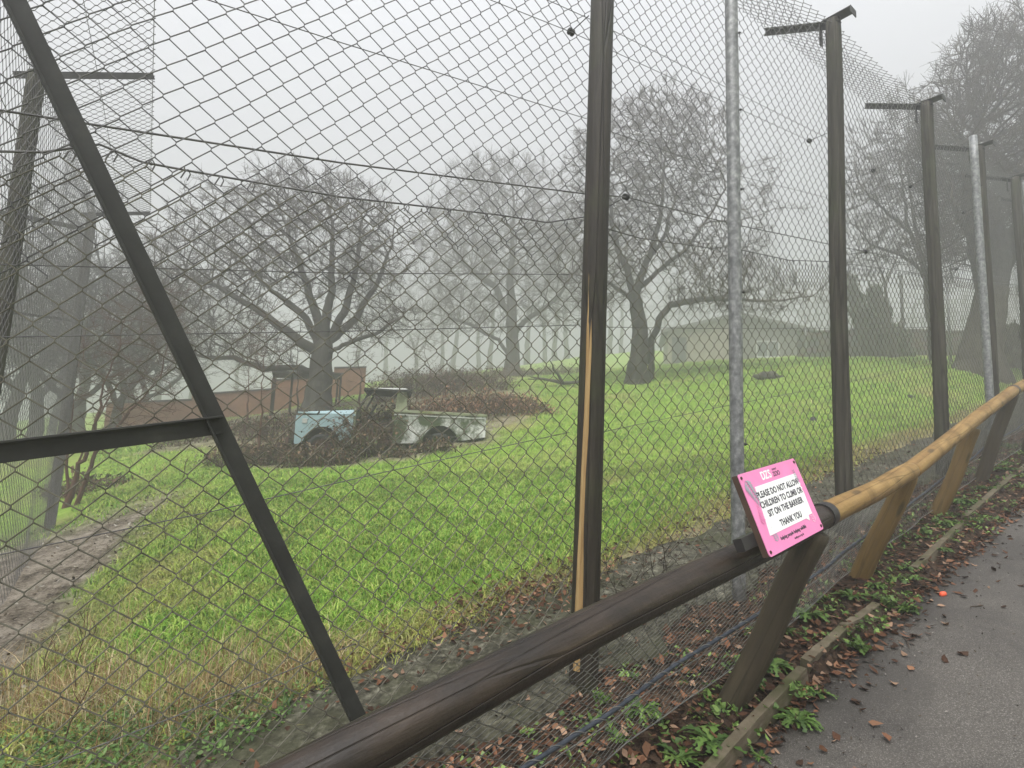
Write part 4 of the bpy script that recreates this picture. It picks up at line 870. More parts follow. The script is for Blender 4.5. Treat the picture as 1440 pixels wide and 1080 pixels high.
# right oak
b = (905, 540); f, s = pxl(b, 19); P = drop(at(905, 540, 19), -.1)
tree('oak_tree', 'bare double trunked oak in the middle of the field with dead branches on its right', 'tree', P,
 [env(f, s, 900, 915, 235, 105, 120), env(f, s, 420, 930, 145, 62, 45), env(f, s, 420, 845, 240, 62, 110), env(f, s, 330, 850, 380, 65, 50), env(f, s, 420, 1010, 350, 70, 70), env(f, s, 240, 1040, 405, 110, 25), env(f, s, 40, 1075, 270, 25, 60, 0, 20), env(f, s, 330, 985, 200, 55, 80)],
 [([f(896, 548), f(897, 480), f(893, 430), f(890, 412)], False), ([f(890, 412), f(878, 375), f(867, 345), f(855, 300), f(850, 230)], True, .62), ([f(890, 412), f(902, 378, .2), f(914, 348, .3), f(924, 300, .3), f(930, 240, .2), f(938, 160, .2)], True, .72),
  ([f(897, 400), f(925, 372, -.2), f(960, 346, -.4), f(990, 296, -.5), f(1009, 262, -.6), f(1003, 198, -.6)], True, .6), ([f(914, 350, .3), f(940, 305, .3), f(950, 262, .2), f(925, 205, .1)], True, .7), ([f(916, 545, .35), f(918, 500, .3), f(921, 472, .25), f(928, 446, .1), f(942, 426, 0), f(1000, 421, -.5), f(1060, 422, -.8), f(1120, 414, -1.1), f(1160, 376, -1.3)], False, .52),
  ([f(1005, 285, -.5), f(1040, 290, -.6), f(1070, 266, -.7), f(1086, 235, -.8), f(1088, 205, -.8)], True, .7), ([f(985, 305, -.5), f(1030, 306, -.5), f(1060, 294, -.5), f(1090, 280, -.5), f(1115, 282, -.6)], True, .7), ([f(892, 420), f(850, 385, .5), f(800, 372, .8)], True, .5), ([f(1000, 421, -.5), f(1020, 405, -.2), f(1060, 396, 0)], True, .6)],
 .36, 411, .17, 2.2, .26, tw=(6, .5), thr=.05, r0=.009, every=2, rl=.013, dens=1.35, mats=('bark_dark', 'twig_brown'))
# middle tree
b = (720, 530); f, s = pxl(b, 30); P = drop(at(720, 530, 30), -.1)
tree('oak_tree', 'round headed bare tree with one straight trunk left of the split fence post', 'tree', P,
 [env(f, s, 1200, 705, 320, 110, 100), env(f, s, 420, 690, 250, 75, 45), env(f, s, 420, 625, 345, 60, 70), env(f, s, 420, 795, 340, 60, 80), env(f, s, 220, 660, 440, 80, 28), env(f, s, 160, 780, 430, 55, 30)],
 [([f(720, 537), f(718, 490), f(714, 440), f(712, 400)], False), ([f(714, 440), f(690, 400), f(650, 370)], True), ([f(712, 405), f(716, 350), f(712, 300)], True), ([f(718, 470, .2), f(735, 445), f(775, 415)], True), ([f(719, 502), f(700, 475, -.2), f(665, 462, -.5), f(630, 450, -.6)], True)],
 .46, 422, .24, 3.2, .36, tw=(5, .75), thr=.06, r0=.011, every=2, rl=.014, dens=1.3, mats=('bark_grey', 'twig_brown'))
# left tree
b = (442, 588); f, s = pxl(b, 15.5); P = drop(at(442, 588, 15.5), -.15)
tree('oak_tree', 'wide spreading bare tree with long low limbs behind the wrecked truck', 'tree', P,
 [env(f, s, 1150, 415, 320, 125, 95), env(f, s, 380, 400, 255, 75, 42), env(f, s, 700, 290, 345, 110, 80), env(f, s, 520, 262, 430, 95, 60), env(f, s, 200, 225, 385, 45, 50), env(f, s, 200, 345, 255, 45, 38), env(f, s, 420, 510, 350, 60, 75), env(f, s, 200, 520, 430, 55, 40), env(f, s, 240, 350, 480, 60, 30), env(f, s, 260, 480, 270, 45, 45)],
 [([f(438, 600), f(443, 540), f(446, 495), f(448, 470)], False), ([f(447, 476), f(432, 420), f(412, 370), f(388, 320), f(365, 270)], True, .6), ([f(448, 470), f(455, 400), f(448, 330), f(440, 250)], True, .6), ([f(448, 472), f(470, 415, .3), f(478, 350, .4), f(480, 280, .4)], True, .55),
  ([f(446, 488), f(405, 462, -.3), f(360, 430, -.6), f(310, 405, -.8), f(255, 392, -.9), f(225, 380, -.9)], True, .55), ([f(446, 482), f(410, 430, .4), f(350, 385, .6), f(300, 340, .7), f(260, 300, .7)], True, .5), ([f(444, 515), f(400, 505, .3), f(350, 506, .5), f(300, 492, .7), f(245, 490, .8)], True, .48), ([f(447, 474), f(488, 430, .3), f(512, 375, .4), f(528, 320, .4)], True, .5), ([f(446, 490), f(485, 470, -.2), f(530, 452, -.3), f(560, 430, -.3)], True, .4)],
 .44, 433, .15, 2.1, .23, tw=(5, .42), thr=.045, r0=.007, every=2, rl=.010, dens=1.35)
# big leaning tree at the right edge
b = (1378, 520); f, s = pxl(b, 15.5); P = drop(at(1378, 520, 15.5), -.2)
tree('beech_tree', 'huge dark leaning tree with a dense twiggy crown at the right edge', 'tree', P,
 [env(f, s, 1500, 1440, 160, 110, 150), env(f, s, 800, 1385, 250, 70, 80), env(f, s, 500, 1450, 40, 90, 70), env(f, s, 700, 1530, 190, 110, 160), env(f, s, 400, 1350, 180, 45, 70), env(f, s, 250, 1350, 330, 60, 35)],
 [([f(1372, 535), f(1382, 470), f(1398, 410), f(1418, 360), f(1442, 318), f(1475, 270), f(1495, 200)], False), ([f(1398, 410), f(1386, 340), f(1380, 270), f(1375, 190)], True), ([f(1425, 350), f(1425, 270, .5), f(1420, 190, .8), f(1430, 110, .8)], True), ([f(1440, 320), f(1480, 300, -.8), f(1530, 240, -1)], True), ([f(1384, 330), f(1355, 300, -.3), f(1330, 270, -.5)], True)],
 .56, 444, .17, 2.2, .25, tw=(6, .6), thr=.045, r0=.010, every=1, rl=.014, dens=1.6)
# slender multi stemmed tree behind the third post
b = (1318, 505); f, s = pxl(b, 19); P = drop(at(1318, 505, 19), -.1)
tree('slender_tree', 'slender bare tree with several upright stems behind the third fence post', 'tree', P,
 [env(f, s, 700, 1270, 220, 62, 80), env(f, s, 400, 1225, 260, 40, 60), env(f, s, 300, 1290, 140, 40, 50), env(f, s, 300, 1310, 240, 40, 90), env(f, s, 120, 1250, 340, 60, 30)],
 [([f(1318, 512), f(1314, 440), f(1306, 380), f(1296, 330)], False), ([f(1296, 330), f(1283, 290), f(1278, 230), f(1272, 150)], True), ([f(1306, 380), f(1308, 300, .3), f(1300, 200, .3), f(1302, 120, .3)], True), ([f(1290, 312), f(1255, 280), f(1215, 235)], True), ([f(1306, 370), f(1270, 345), f(1230, 330)], True)],
 .17, 455, .18, 2.2, .3, tw=(5, .5), thr=.035, r0=.009, every=1, rl=.011)
# shrubs and saplings on the left
b = (100, 700); f, s = pxl(b, 9.5); P = drop(at(100, 700, 9.5), -.05)
tree('red_shrub', 'many stemmed reddish bare shrub by the left side fence', 'shrub', P,
 [env(f, s, 500, 150, 500, 70, 110), env(f, s, 300, 190, 430, 50, 70), env(f, s, 250, 100, 460, 50, 80), env(f, s, 150, 200, 540, 40, 40)],
 [([f(92, 715), f(105, 640), f(125, 585), f(150, 510)], False), ([f(98, 712), f(88, 640), f(85, 560), f(80, 470)], False), ([f(105, 710), f(128, 620), f(170, 560), f(205, 510)], False), ([f(110, 640), f(118, 540), f(140, 430), f(165, 370)], True)],
 .045, 466, .12, 1.4, .22, rl=.005, tw=(3, .3), thr=.02, r0=.0035, mats=('twig_red', 'twig_red'), dens=1.0)
def sapling(q, Z, hpx, seed, lab, wpx=35, mat='twig_red'):
    f, s = pxl(q, Z); P = drop(at(q[0], q[1], Z), -.05); x, y = q
    tree('sapling', lab, 'sapling', P, [env(f, s, 110, x-6, y-hpx*.68, wpx, hpx*.33), env(f, s, 40, x+8, y-hpx*.9, wpx*.6, hpx*.15)], [([f(x, y+5), f(x+3, y-hpx*.3), f(x-5, y-hpx*.62), f(x-2, y-hpx*.9)], False)], .03, seed, .13, 1.3, .24, rl=.005, tw=(3, .3), thr=.018, r0=.0035, mats=(mat, mat), group='thin saplings around the truck')
sapling((362, 628), 12, 235, 471, 'thin bare sapling standing left of the truck bonnet'); sapling((412, 600), 13, 250, 472, 'pale thin sapling right before the wide tree trunk', 30, 'twig_brown'); sapling((345, 590), 14.5, 160, 473, 'small sapling beside the low shelter post', 24)
sapling((600, 545), 20, 90, 474, 'small bare sapling behind the truck bed', 26); sapling((505, 545), 18, 110, 475, 'lone sapling by the orange wall end', 22)
# twigs growing at the fence foot near the steel pole
for i, (q, hp, lab, offp) in enumerate((((1098, 700), 85, 'bare forked twig rising behind the pink sign', (-25, -40)), ((990, 800), 70, 'bare thorny shoot beside the foot of the steel pole', (-30, -50)), ((925, 790), 55, 'low bare shoot between the split post and the steel pole', (-20, -35)))):
    P = W(*[(2.05, .35, 0), (1.0, .22, 0), (.62, .3, 0)][i]); P[2] = max(g1(P[0], P[1]), vgz(fuv(P)[0])+.02); g = Geo(); rgq = np.random.default_rng(500+i)
    for j in range(7):
        d = norm(u*rgq.normal()*.7+n*rgq.normal()*.3+zz*(.6+.5*rgq.random())); L = .35+.45*rgq.random(); a = P; pts = [a]
        for t in range(4): d = norm(d+rgq.normal(size=3)*.18); pts.append(pts[-1]+d*L/4)
        g.add(*tube(pts, np.linspace(.0045, .0015, 5), 5))
        for t in (2, 3): d2 = norm(d+rgq.normal(size=3)*.6); g.add(*tube([pts[t], pts[t]+d2*L*.2, pts[t]+d2*L*.3], [.002, .0015, .001], 4))
    tag(g.build('bare_shoot', M['twig_brown'], None, None, True, P), lab, 'shoot')
# background wood: two kinds of bare tree, copied
def copy_tree(r, loc, rz, sc, label, group):
    c = r.copy(); COL.objects.link(c); c.location = Vector(loc); c.rotation_euler = (0, 0, rz); c.scale = (sc[0], sc[0], sc[1]); c['label'] = label; c['group'] = group
    for ch in r.children: d = ch.copy(); COL.objects.link(d); d.parent = c
    return c
TALL = ([(500, (0, 0, 9.5), (2.6, 2.6, 4.0), .2), (200, (.6, .3, 12.6), (1.6, 1.6, 1.6), .2), (120, (-1, 0, 6), (2.2, 2, 1.2), .3)], [([(0, 0, -.3), (.08, 0, 3), (-.1, .1, 6), (.15, 0, 9), (0, 0, 12)], False)])
BROAD = ([(650, (0, 0, 6.6), (3.8, 3.6, 3.0), .3), (200, (.8, .5, 9), (2.2, 2.2, 1.4), .2), (150, (-2, 0, 4.6), (2.2, 2, 1.1), .3)], [([(0, 0, -.3), (0, 0, 1.6), (.15, 0, 3.2), (-.2, 0, 5)], False), ([(.1, 0, 2.6), (1.4, .4, 4.2), (2.4, .2, 5.4)], True), ([(.05, 0, 2.2), (-1.2, -.4, 3.8), (-2.4, -.6, 4.8)], True)])
GB = 'bare trees of the wood fading into the fog'
far_px = [(620, 521, 42, 'T', 'left foggy trunk of a pair behind the bracken bank'), (638, 521, 44, 'T', 'foggy tree trunk right of a pair behind the bracken bank'), (672, 520, 47, 'T', 'slim foggy trunk just left of the round headed tree'), (688, 520, 40, 'T', 'thicker foggy trunk close behind the round headed tree on its left'),
 (742, 519, 44, 'T', 'foggy trunk just right of the round headed tree'), (764, 519, 48, 'T', 'faint trunk midway between round headed tree and split post'), (780, 519, 42, 'T', 'dark foggy trunk close left of the split post'), (796, 518, 46, 'T', 'foggy trunk almost touching the split post on its left'),
 (856, 516, 44, 'T', 'foggy trunk between split post and double oak'), (874, 515, 48, 'T', 'faint trunk just left of the double oak'), (936, 512, 46, 'T', 'foggy trunk between double oak and hut'), (962, 508, 52, 'B', 'foggy tree rising behind the left end of the hut roof'),
 (1012, 500, 50, 'B', 'foggy tree rising behind the middle of the hut roof'), (1075, 500, 46, 'T', 'foggy tree above the right half of the hut roof'), (1128, 500, 42, 'B', 'foggy tree behind the right end of the hut'), (1168, 492, 44, 'T', 'foggy tree hidden partly by the second round fence post'), (1212, 490, 46, 'B', 'pale tree behind the ivy stump'), (1290, 486, 40, 'T', 'pale thin tree between slender tree and far steel post'), (1350, 480, 38, 'B', 'pale tree behind the light pole at the right'), (1432, 478, 34, 'B', 'pale tree behind the ivy clad stump at right'),
 (585, 523, 40, 'B', 'foggy broad tree behind the truck cab roof'), (540, 530, 46, 'T', 'foggy trunk behind the orange wall end'), (500, 540, 40, 'T', 'foggy trunk right of the wide spreading tree'), (330, 560, 44, 'B', 'foggy broad tree seen below the limbs of the wide tree'), (270, 566, 38, 'B', 'foggy tree above the left part of the orange wall'), (220, 575, 34, 'B', 'foggy tree left of the iron brace above the orange wall'),
 (175, 590, 27, 'B', 'grey tree above the left end of the orange wall'), (110, 600, 23, 'B', 'grey tree behind the reddish shrub'), (48, 610, 20, 'B', 'grey tree seen through the far mesh panel at left'), (8, 620, 17, 'B', 'nearest grey tree at the left edge behind the mesh'), (75, 610, 30, 'T', 'tall grey tree behind the second side post'), (-40, 620, 24, 'B', 'grey tree just outside the left edge'),
 (160, 612, 17, 'B', 'low twiggy shrub tree at the left end of the orange wall'), (90, 630, 16, 'B', 'low twiggy shrub tree just right of the second side post'), (195, 595, 24, 'B', 'small twiggy shrub tree left of the brace above the wall')]
pt_, pb_ = None, None
for i, (px, py, Z, kd, lab) in enumerate(far_px):
    if px > 200: Z = Z*1.42
    q = at(px, py, Z); L = drop(q, -.1); rz = (i*2.399) % 6.28; sc = (.95+.4*((i*37) % 10)/10, 1.05+.35*((i*53) % 10)/10)
    if px < 200: sc = (sc[0]*.8, sc[1]*.72)
    if 'shrub' in lab and 'behind' not in lab: sc = (sc[0]*.75, sc[1]*.6)
    if kd == 'T':
        if pt_ is None: pt_ = tree('woodland_tree', lab, 'tree', L, TALL[0], TALL[1], .3, 601, .34, 2.6, .6, tw=(4, .7), thr=.07, group=GB, r0=.012, mats=('bark_far', 'bark_far'), flare=.3); pt_.scale = (sc[0], sc[0], sc[1])
        else: copy_tree(pt_, L, rz, sc, lab, GB)
    else:
        if pb_ is None: pb_ = tree('woodland_tree', lab, 'tree', L, BROAD[0], BROAD[1], .28, 602, .3, 2.6, .55, tw=(4, .7), thr=.07, group=GB, r0=.012, mats=('bark_far', 'bark_far'), flare=.3); pb_.scale = (sc[0], sc[0], sc[1])
        else: copy_tree(pb_, L, rz, sc, lab, GB)
# ================================================================== RIGHT BACKGROUND: bank, posts, ivy stumps, hut
def leaf_ball(P, R, m, rg, size, cols):
    d = rg.normal(size=(m, 3)); d /= np.linalg.norm(d, axis=1)[:, None]; return leaf_quads(P+d*np.asarray(R)*(.55+.45*rg.random((m, 1))), size, rg, cols, 1.2)
IV = [(.03,.045,.016), (.045,.065,.022), (.06,.08,.03), (.07,.07,.035)]
def ivy_stump(base, stubs, r, label, seed, blobs):
    root = thing('ivy_stump', label, 'tree stump', base); g = Geo()
    for pts, rr in stubs: g.add(*tube([base+NV(*p) for p in pts], rr, 10, True, .05, seed))
    g.build('trunk', M['bark_grey'], root, smooth=True); rg = np.random.default_rng(seed); V = []; F = []; C = []; k = 0
    for c, R, m in blobs:
        v, f, cc = leaf_ball(NV(*c), R, m, rg, .16, IV); V.append(v); F.append(f+k); C.append(cc); k += len(v)
    put('ivy', make_mesh('ivy', np.vstack(V), np.vstack(F), M['leaf'], False, np.vstack(C)), root)
f, s = pxl((1235, 498), 26); B = drop(at(1235, 498, 26), -.2)
ivy_stump(B, [([f(1238, 505), f(1240, 460), f(1236, 415), f(1230, 392)], [.5, .42, .33, .27]), ([f(1228, 505), f(1214, 450), f(1202, 405), f(1192, 370)], [.35, .3, .25, .18]), ([f(1240, 470), f(1262, 455), f(1272, 440)], [.3, .22, .15])], .4, 'ivy covered pollard stump with two blunt arms behind the second post', 701,
 [(f(1250, 465), (1.0, .7, .8), 700), (f(1225, 450), (.7, .6, .8), 500), (f(1238, 425), (.55, .5, .8), 380), (f(1210, 425), (.5, .4, .9), 300), (f(1200, 395), (.4, .35, .8), 220), (f(1232, 400), (.4, .4, .45), 180), (f(1262, 485), (1.0, .6, .5), 400)])
f, s = pxl((1415, 495), 19); B = drop(at(1415, 495, 19), -.2)
ivy_stump(B, [([f(1415, 505), f(1416, 460), f(1412, 430)], [.42, .34, .3])], .4, 'ivy clad stump with leafy top beyond the last fence posts at right', 702, [(f(1413, 440), (.75, .6, .45), 520), (f(1416, 470), (.45, .4, .6), 320), (f(1402, 432), (.4, .4, .35), 200), (f(1428, 436), (.4, .4, .35), 200)])
f, s = pxl((1252, 500), 24); B = drop(at(1253, 500, 24), -.1)
tree('slender_tree', 'thin curved bare tree rising from behind the dark bank', 'tree', B, [env(f, s, 160, 1228, 355, 28, 30), env(f, s, 120, 1240, 310, 40, 30)], [([f(1256, 506), f(1250, 440), f(1246, 390), f(1234, 350), f(1228, 330)], False), ([f(1246, 390), f(1262, 360), f(1268, 340)], True)], .13, 703, .24, 2, .4, tw=(3, .5), thr=.04)
# dark bank wall behind the grass on the right
bk = thing('boundary_wall', 'low dark mossy wall closing the field behind the grass at right', 'wall', drop(at(1230, 505, 27))); g = Geo(); V = []; m = 40
bankpx = [(1126, 512, 29, 34), (1180, 508, 28, 36), (1240, 505, 27.5, 34), (1300, 503, 27, 32), (1360, 503, 26, 30), (1440, 500, 25, 30), (1520, 498, 24, 30)]
xs = np.linspace(0, len(bankpx)-1, m); bp = np.array([np.append(drop(at(q[0], q[1], q[2])), q[3]*q[2]/FPX) for q in bankpx])
for i, t in enumerate(xs):
    q = np.array([np.interp(t, range(len(bp)), bp[:, j]) for j in range(4)]); q[2] = g1(q[0], q[1]); h = q[3]*(.92+.16*vnoise(t*3, 0, 71)); dv = norm(NV(-.25, 1, 0))
    for o_, z in ((-.28, -.3), (-.24, h*.5), (-.2, h), (.2, h*1.02), (.25, -.3)): V.append(q[:3]+dv*(o_+.05*(vnoise(t*5, z*3, 72)-.5))+zz*z)
F = [(i*5+j, (i+1)*5+j, (i+1)*5+j+1, i*5+j+1) for i in range(m-1) for j in range(4)]
kk = Mat('dark_wall', .95, 0, .15); a = kk.noise(2.5, 8, .7); v_ = kk.voro(3.2, kk.co((1, 1, 2.2)), 'F1', 'Color'); kk.color(kk.mix(.35, kk.ramp(a, [(.3, (.035,.03,.024)), (.6, (.08,.072,.056)), (.8, (.11,.11,.07))]), v_, 'SOFT_LIGHT')); kk.bump(a, .8, .05); M['dark_wall'] = kk.m
g.add(np.array(V), [np.array(F), np.array([(4, 3, 2, 1, 0), tuple((m-1)*5+j for j in range(5))])]).build('wall_body', M['dark_wall'], bk)
V = []
for i, t in enumerate(xs):
    q = np.array([np.interp(t, range(len(bp)), bp[:, j]) for j in range(4)]); q[2] = g1(q[0], q[1]); h = q[3]*(.92+.16*vnoise(t*3, 0, 71)); dv = norm(NV(-.25, 1, 0))
    for o_, z in ((-.27, h+.02), (-.27, h+.1), (.27, h+.1), (.27, h+.03)): V.append(q[:3]+dv*o_+zz*(z+.03*vnoise(t*9, o_, 73)))
F = [(i*4+j, (i+1)*4+j, (i+1)*4+(j+1) % 4, i*4+(j+1) % 4) for i in range(m-1) for j in range(4)]
Geo().add(np.array(V), np.array(F)).build('coping', M['dark_wall'], bk)
# distant steel fence posts
for i, (px, py, Z, top, r, lab) in enumerate(((1271, 490, 26, 383, .07, 'tall grey steel post standing above the dark wall'), (1134, 520, 27, 440, .03, 'thin pale post at the right end of the hut'), (1338, 520, 22, 380, .05, 'grey pole just right of the third round fence post'))):
    B = drop(at(px, py, Z)); T_ = at(px-1, top, Z); hgt = (T_-B)[2]; o = Geo().add(*tube([B-zz*.1, B+zz*(hgt-.06)], r, 8)).add(*tube([B+zz*(hgt-.08), B+zz*hgt], r*1.35, 8))
    if i == 0:
        for z in np.arange(.3, hgt-.2, .35): o.add(*tube([B+zz*z-NV(r*1.2, 0, 0), B+zz*(z+.25)+NV(r*1.2, 0, 0)], .012, 5))
    tag(o.build('distant_post', M['galv' if i else 'iron'], None, None, True, B), lab, 'post')
# hut
HB = drop(at(1035, 512, 38)); hut = thing('field_hut', 'low gabled field hut with one window half hidden by fog', 'hut', HB)
s = 31/FPX; ex = norm(NV(.97, -.22, 0)); ey = NV(-ex[1], ex[0], 0)
plain('hut_render', (.2,.175,.135), .9, var=.25, sc=2); plain('hut_boards', (.085,.08,.068), .9, var=.3, sc=3); plain('hut_roof', (.075,.07,.062), .9, var=.3, sc=4); plain('hut_dark', (.02,.02,.02), .7); plain('hut_white', (.4,.4,.39), .6); kg = Mat('hut_glass', .12, 0, .6); kg.color((.05,.055,.06)); M['hut_glass'] = kg.m
def H(x, y, z): return HB+(ex*x+ey*y+zz*z)*1.2
W2, HE, HR, DP = 3.85, 1.85, 2.75, 5.0
Vg = [H(-W2, 0, -1.2), H(0.2, 0, -1.2), H(0.2, 0, HR-.06), H(-W2, 0, HE)]
g = Geo().add([H(-W2, 0, -1.5), H(.15, 0, -1.5), H(.15, 0, HR-.05), H(-W2, 0, HE)], np.array([(0, 1, 2, 3)])).add([H(-W2, 0, -1.5), H(-W2, DP, -1.5), H(-W2, DP, HE), H(-W2, 0, HE)], np.array([(3, 2, 1, 0)])).add([H(-W2, DP, -1.5), H(W2, DP, -1.5), H(W2, DP, HE), H(.15, DP, HR-.05), H(-W2, DP, HE)], np.array([(4, 3, 2, 1, 0)]))
g.build('rendered_wall', M['hut_render'], hut)
g = Geo().add([H(.15, -.03, -1.5), H(W2, -.03, -1.5), H(W2, -.03, HE), H(.15, -.03, HR-.05)], np.array([(0, 1, 2, 3)])).add([H(W2, -.03, -1.5), H(W2, DP, -1.5), H(W2, DP, HE), H(W2, -.03, HE)], np.array([(0, 1, 2, 3)])).add([H(.15, 0, -1.5), H(.15, -.03, -1.5), H(.15, -.03, HR-.05), H(.15, 0, HR-.05)], np.array([(0, 1, 2, 3)]))
g.build('boarded_wall', M['hut_boards'], hut)
g = Geo()
for sg in (-1, 1):
    a, b = H(.15 if sg < 0 else .15, -.35, HR), H(sg*(W2+.35), -.35, HE-.12); c = (a+b)/2+ey*(DP/2+.2)*1.2; dd = (b-a)/2; nn = norm(np.cross(dd, ey))
    g.add(*cbox(c+nn*(.05 if nn[2] > 0 else -.05), ey*(DP/2+.2)*1.2, dd, nn*.05, .1))
rf = g.build('roof', M['hut_roof'], hut)
g = Geo()
for sg in (-1, 1):
    a, b = H(.15, -.40, HR-.02), H(sg*(W2+.36), -.40, HE-.16); g.add(*cbox((a+b)/2, (b-a)/2, zz*.09, ey*.02, .1))
g.build('barge_board', M['hut_boards'], hut)
wf = Geo()
for x0, x1, z0, z1 in ((1.1, 2.35, .18, .26), (1.1, 2.35, 1.12, 1.18), (1.1, 1.16, .26, 1.12), (2.29, 2.35, .26, 1.12), (1.7, 1.75, .26, 1.12)): wf.add(*cbox(H((x0+x1)/2, -.06, (z0+z1)/2), ex*(x1-x0)*.6, ey*.035, zz*(z1-z0)*.6, .1))
wi = wf.build('window', M['hut_white'], hut); Geo().add(*box(H(1.72, -.045, .69), ex*.68, ey*.012, zz*.51)).build('pane', M['hut_glass'], wi)
dr = Geo().add(*cbox(H(-3.2, -.035, .45), ex*.5, ey*.03, zz*1.14, .1)).build('door', M['hut_dark'], hut); Geo().add(*tube([H(-2.88, -.08, .5), H(-2.88, -.08, .62)], .025, 6)).build('handle', M['galv'], dr)
# things lying in the field
def lump(q, name, label, cat, L, r, mat, seed, yaw=0., nseg=9):
    P = hit(*q); d = NV(math.cos(yaw), math.sin(yaw), 0); pts = [P+d*L*(t-.5)+zz*(r*.55+.03*math.sin(t*9+seed))+NV(-d[1], d[0], 0)*.05*math.sin(t*6+seed) for t in np.linspace(0, 1, nseg)]; rr = r*np.sin(np.linspace(.35, 2.8, nseg))*(1+.15*np.sin(np.arange(nseg)*2.1+seed))
    tag(Geo().add(*tube(pts, rr, 9, True, .08, seed)).build(name, M[mat], None, None, True, P), label, cat)
lump((1081, 533), 'fallen_log', 'dark rotting log lying in the grass before the hut', 'log', .95, .16, 'bark_grey', 3, -.1)
lump((1145, 594), 'dark_clod', 'small black clod in the grass left of the second round post', 'clod', .22, .06, 'rubber', 4, .4, 6)
lump((1282, 560), 'dark_clod', 'tiny dark clod in the far grass between second and third posts', 'clod', .12, .05, 'rubber', 5, .4, 6)
P = hit(792, 543); g = Geo(); rgq = np.random.default_rng(77)
for j in range(5):
    d = norm(NV(1, .2*rgq.normal(), .12+.2*rgq.random())*(1 if j % 2 else -1)*NV(1, 1, (1 if j % 2 else -1))); pts = [P+zz*.1]
    for t in range(5): d = norm(d+rgq.normal(size=3)*.25*NV(1, 1, .6)); pts.append(pts[-1]+d*.26)
    g.add(*tube(pts, np.linspace(.07, .015, 6), 7))
tag(g.build('fallen_branch', M['bark_grey'], None, None, True, P), 'fallen dead branch on the grass between split post and round headed tree', 'branch')
plain('dead_bracken', (.2,.1,.05), .95, var=.4)
# ================================================================== LEFT BACKGROUND: orange wall, shelter
OW = thing('terracotta_wall', 'stepped orange painted wall beyond the wide spreading tree', 'wall', drop(at(330, 590, 20)))
kk = Mat('orange_paint', .85, 0, .2); a = kk.noise(1.6, 7, .7); kk.color(kk.ramp(a, [(.3, (.15,.08,.05)), (.55, (.27,.14,.085)), (.8, (.34,.2,.13))])); M['orange_paint'] = kk.m
for (x0, x1, t0, t1, b0, b1, Z0, Z1) in ((150, 270, 568, 563, 622, 612, 19.5, 20), (270, 382, 556, 548, 604, 600, 20, 20.6), (382, 432, 536, 532, 600, 600, 20.6, 21), (432, 470, 527, 525, 600, 600, 21, 21.3), (470, 515, 518, 517, 590, 585, 21.2, 21.6)):
    A_, B_ = at(x0, b0, Z0), at(x1, b1, Z1); ta, tb = at(x0, t0, Z0), at(x1, t1, Z1); A_ = NV(ta[0], ta[1], A_[2]-.6); B_ = NV(tb[0], tb[1], B_[2]-.6); dv = norm(np.cross(B_-A_, zz))*-.16
    v = [A_, B_, tb, ta, A_+dv, B_+dv, tb+dv, ta+dv]; Geo().add(v, np.array([(0, 1, 2, 3), (7, 6, 5, 4), (3, 2, 6, 7), (0, 3, 7, 4), (1, 5, 6, 2)])).build('wall_panel', M['orange_paint'], OW)
    c0, c1 = ta+zz*.03, tb+zz*.03; Geo().add(*cbox((c0+c1+dv)/2, (c1-c0)/2*1.002, norm(dv)*.12, zz*.028, .2)).build('coping', M['hut_roof'], OW)
sh = thing('open_shelter', 'low flat roofed open shelter behind the wide tree trunk', 'shelter', drop(at(425, 590, 17.5)))
a, b = at(383, 524, 17.2), at(482, 527, 18); c = (a+b)/2; dv = norm((b-a)*NV(1, 1, 0)); iv = NV(-dv[1], dv[0], 0)
Geo().add(*cbox(c+iv*.5, (b-a)/2, iv*.8, zz*.035, .1)).build('roof', M['hut_roof'], sh)
for t in (.03, .28, .72, .97):
    for k_ in (-.2, 1.2):
        q = a+(b-a)*t+iv*k_; q0 = drop(q, -.1); Geo().add(*cbox((q+q0)/2-zz*.03, zz*((q-q0)[2]/2-.03), dv*.032, iv*.032, .1)).build('post', M['post_wood'], sh)
# ================================================================== BRAMBLES AND BRACKEN
def thicket(name, label, cat, px, py, Z, rx, ry, h, ns, nleaf, seed, cols, stem='bramble_stem', size=.07, group=None, straw_=0, scol=None):
    rg = np.random.default_rng(seed); B = drop(at(px, py, Z)); root = thing(name, label, cat, B, group); g = Geo(); tips = []
    for i in range(ns):
        a = rg.random()*6.283; r_ = math.sqrt(rg.random()); x, y = rx*r_*math.cos(a), ry*r_*math.sin(a); z0 = g1(B[0]+x, B[1]+y)-B[2]; hh = h*(1-.55*r_*r_)*(.5+.7*rg.random()); l = rg.random()*6.283; sp = hh*(.5+.9*rg.random()); P = []
        for t in np.linspace(0, 1, 6): P.append(B+NV(x+math.cos(l)*sp*t+.04*rg.normal(), y+math.sin(l)*sp*t+.04*rg.normal(), z0-.03+hh*(2.6*t-2.1*t*t)))
        g.add(*tube(P, np.linspace(.009, .003, 6), 4, False)); tips += P[1:]
    g.build('stems', M[stem], root, smooth=True); tips = np.array(tips)
    if nleaf:
        Q = tips[rg.integers(0, len(tips), nleaf)]+rg.normal(size=(nleaf, 3))*.09; gz = G(Q[:, 0], Q[:, 1]); Q[:, 2] = np.maximum(Q[:, 2], gz+.02)-0; v, f, c = leaf_quads(Q-B, size, rg, cols, .9); put('leaves', make_mesh('leaves', v, f, M['dead'], False, c), root)
    return root
BR = [(.07,.045,.03), (.1,.06,.035), (.13,.08,.05), (.05,.045,.022), (.06,.075,.03), (.16,.12,.085)]; BK = [(.2,.1,.055), (.26,.14,.08), (.15,.075,.04), (.3,.18,.11), (.11,.055,.035)]
GT = 'brambles and dead bracken around the truck'
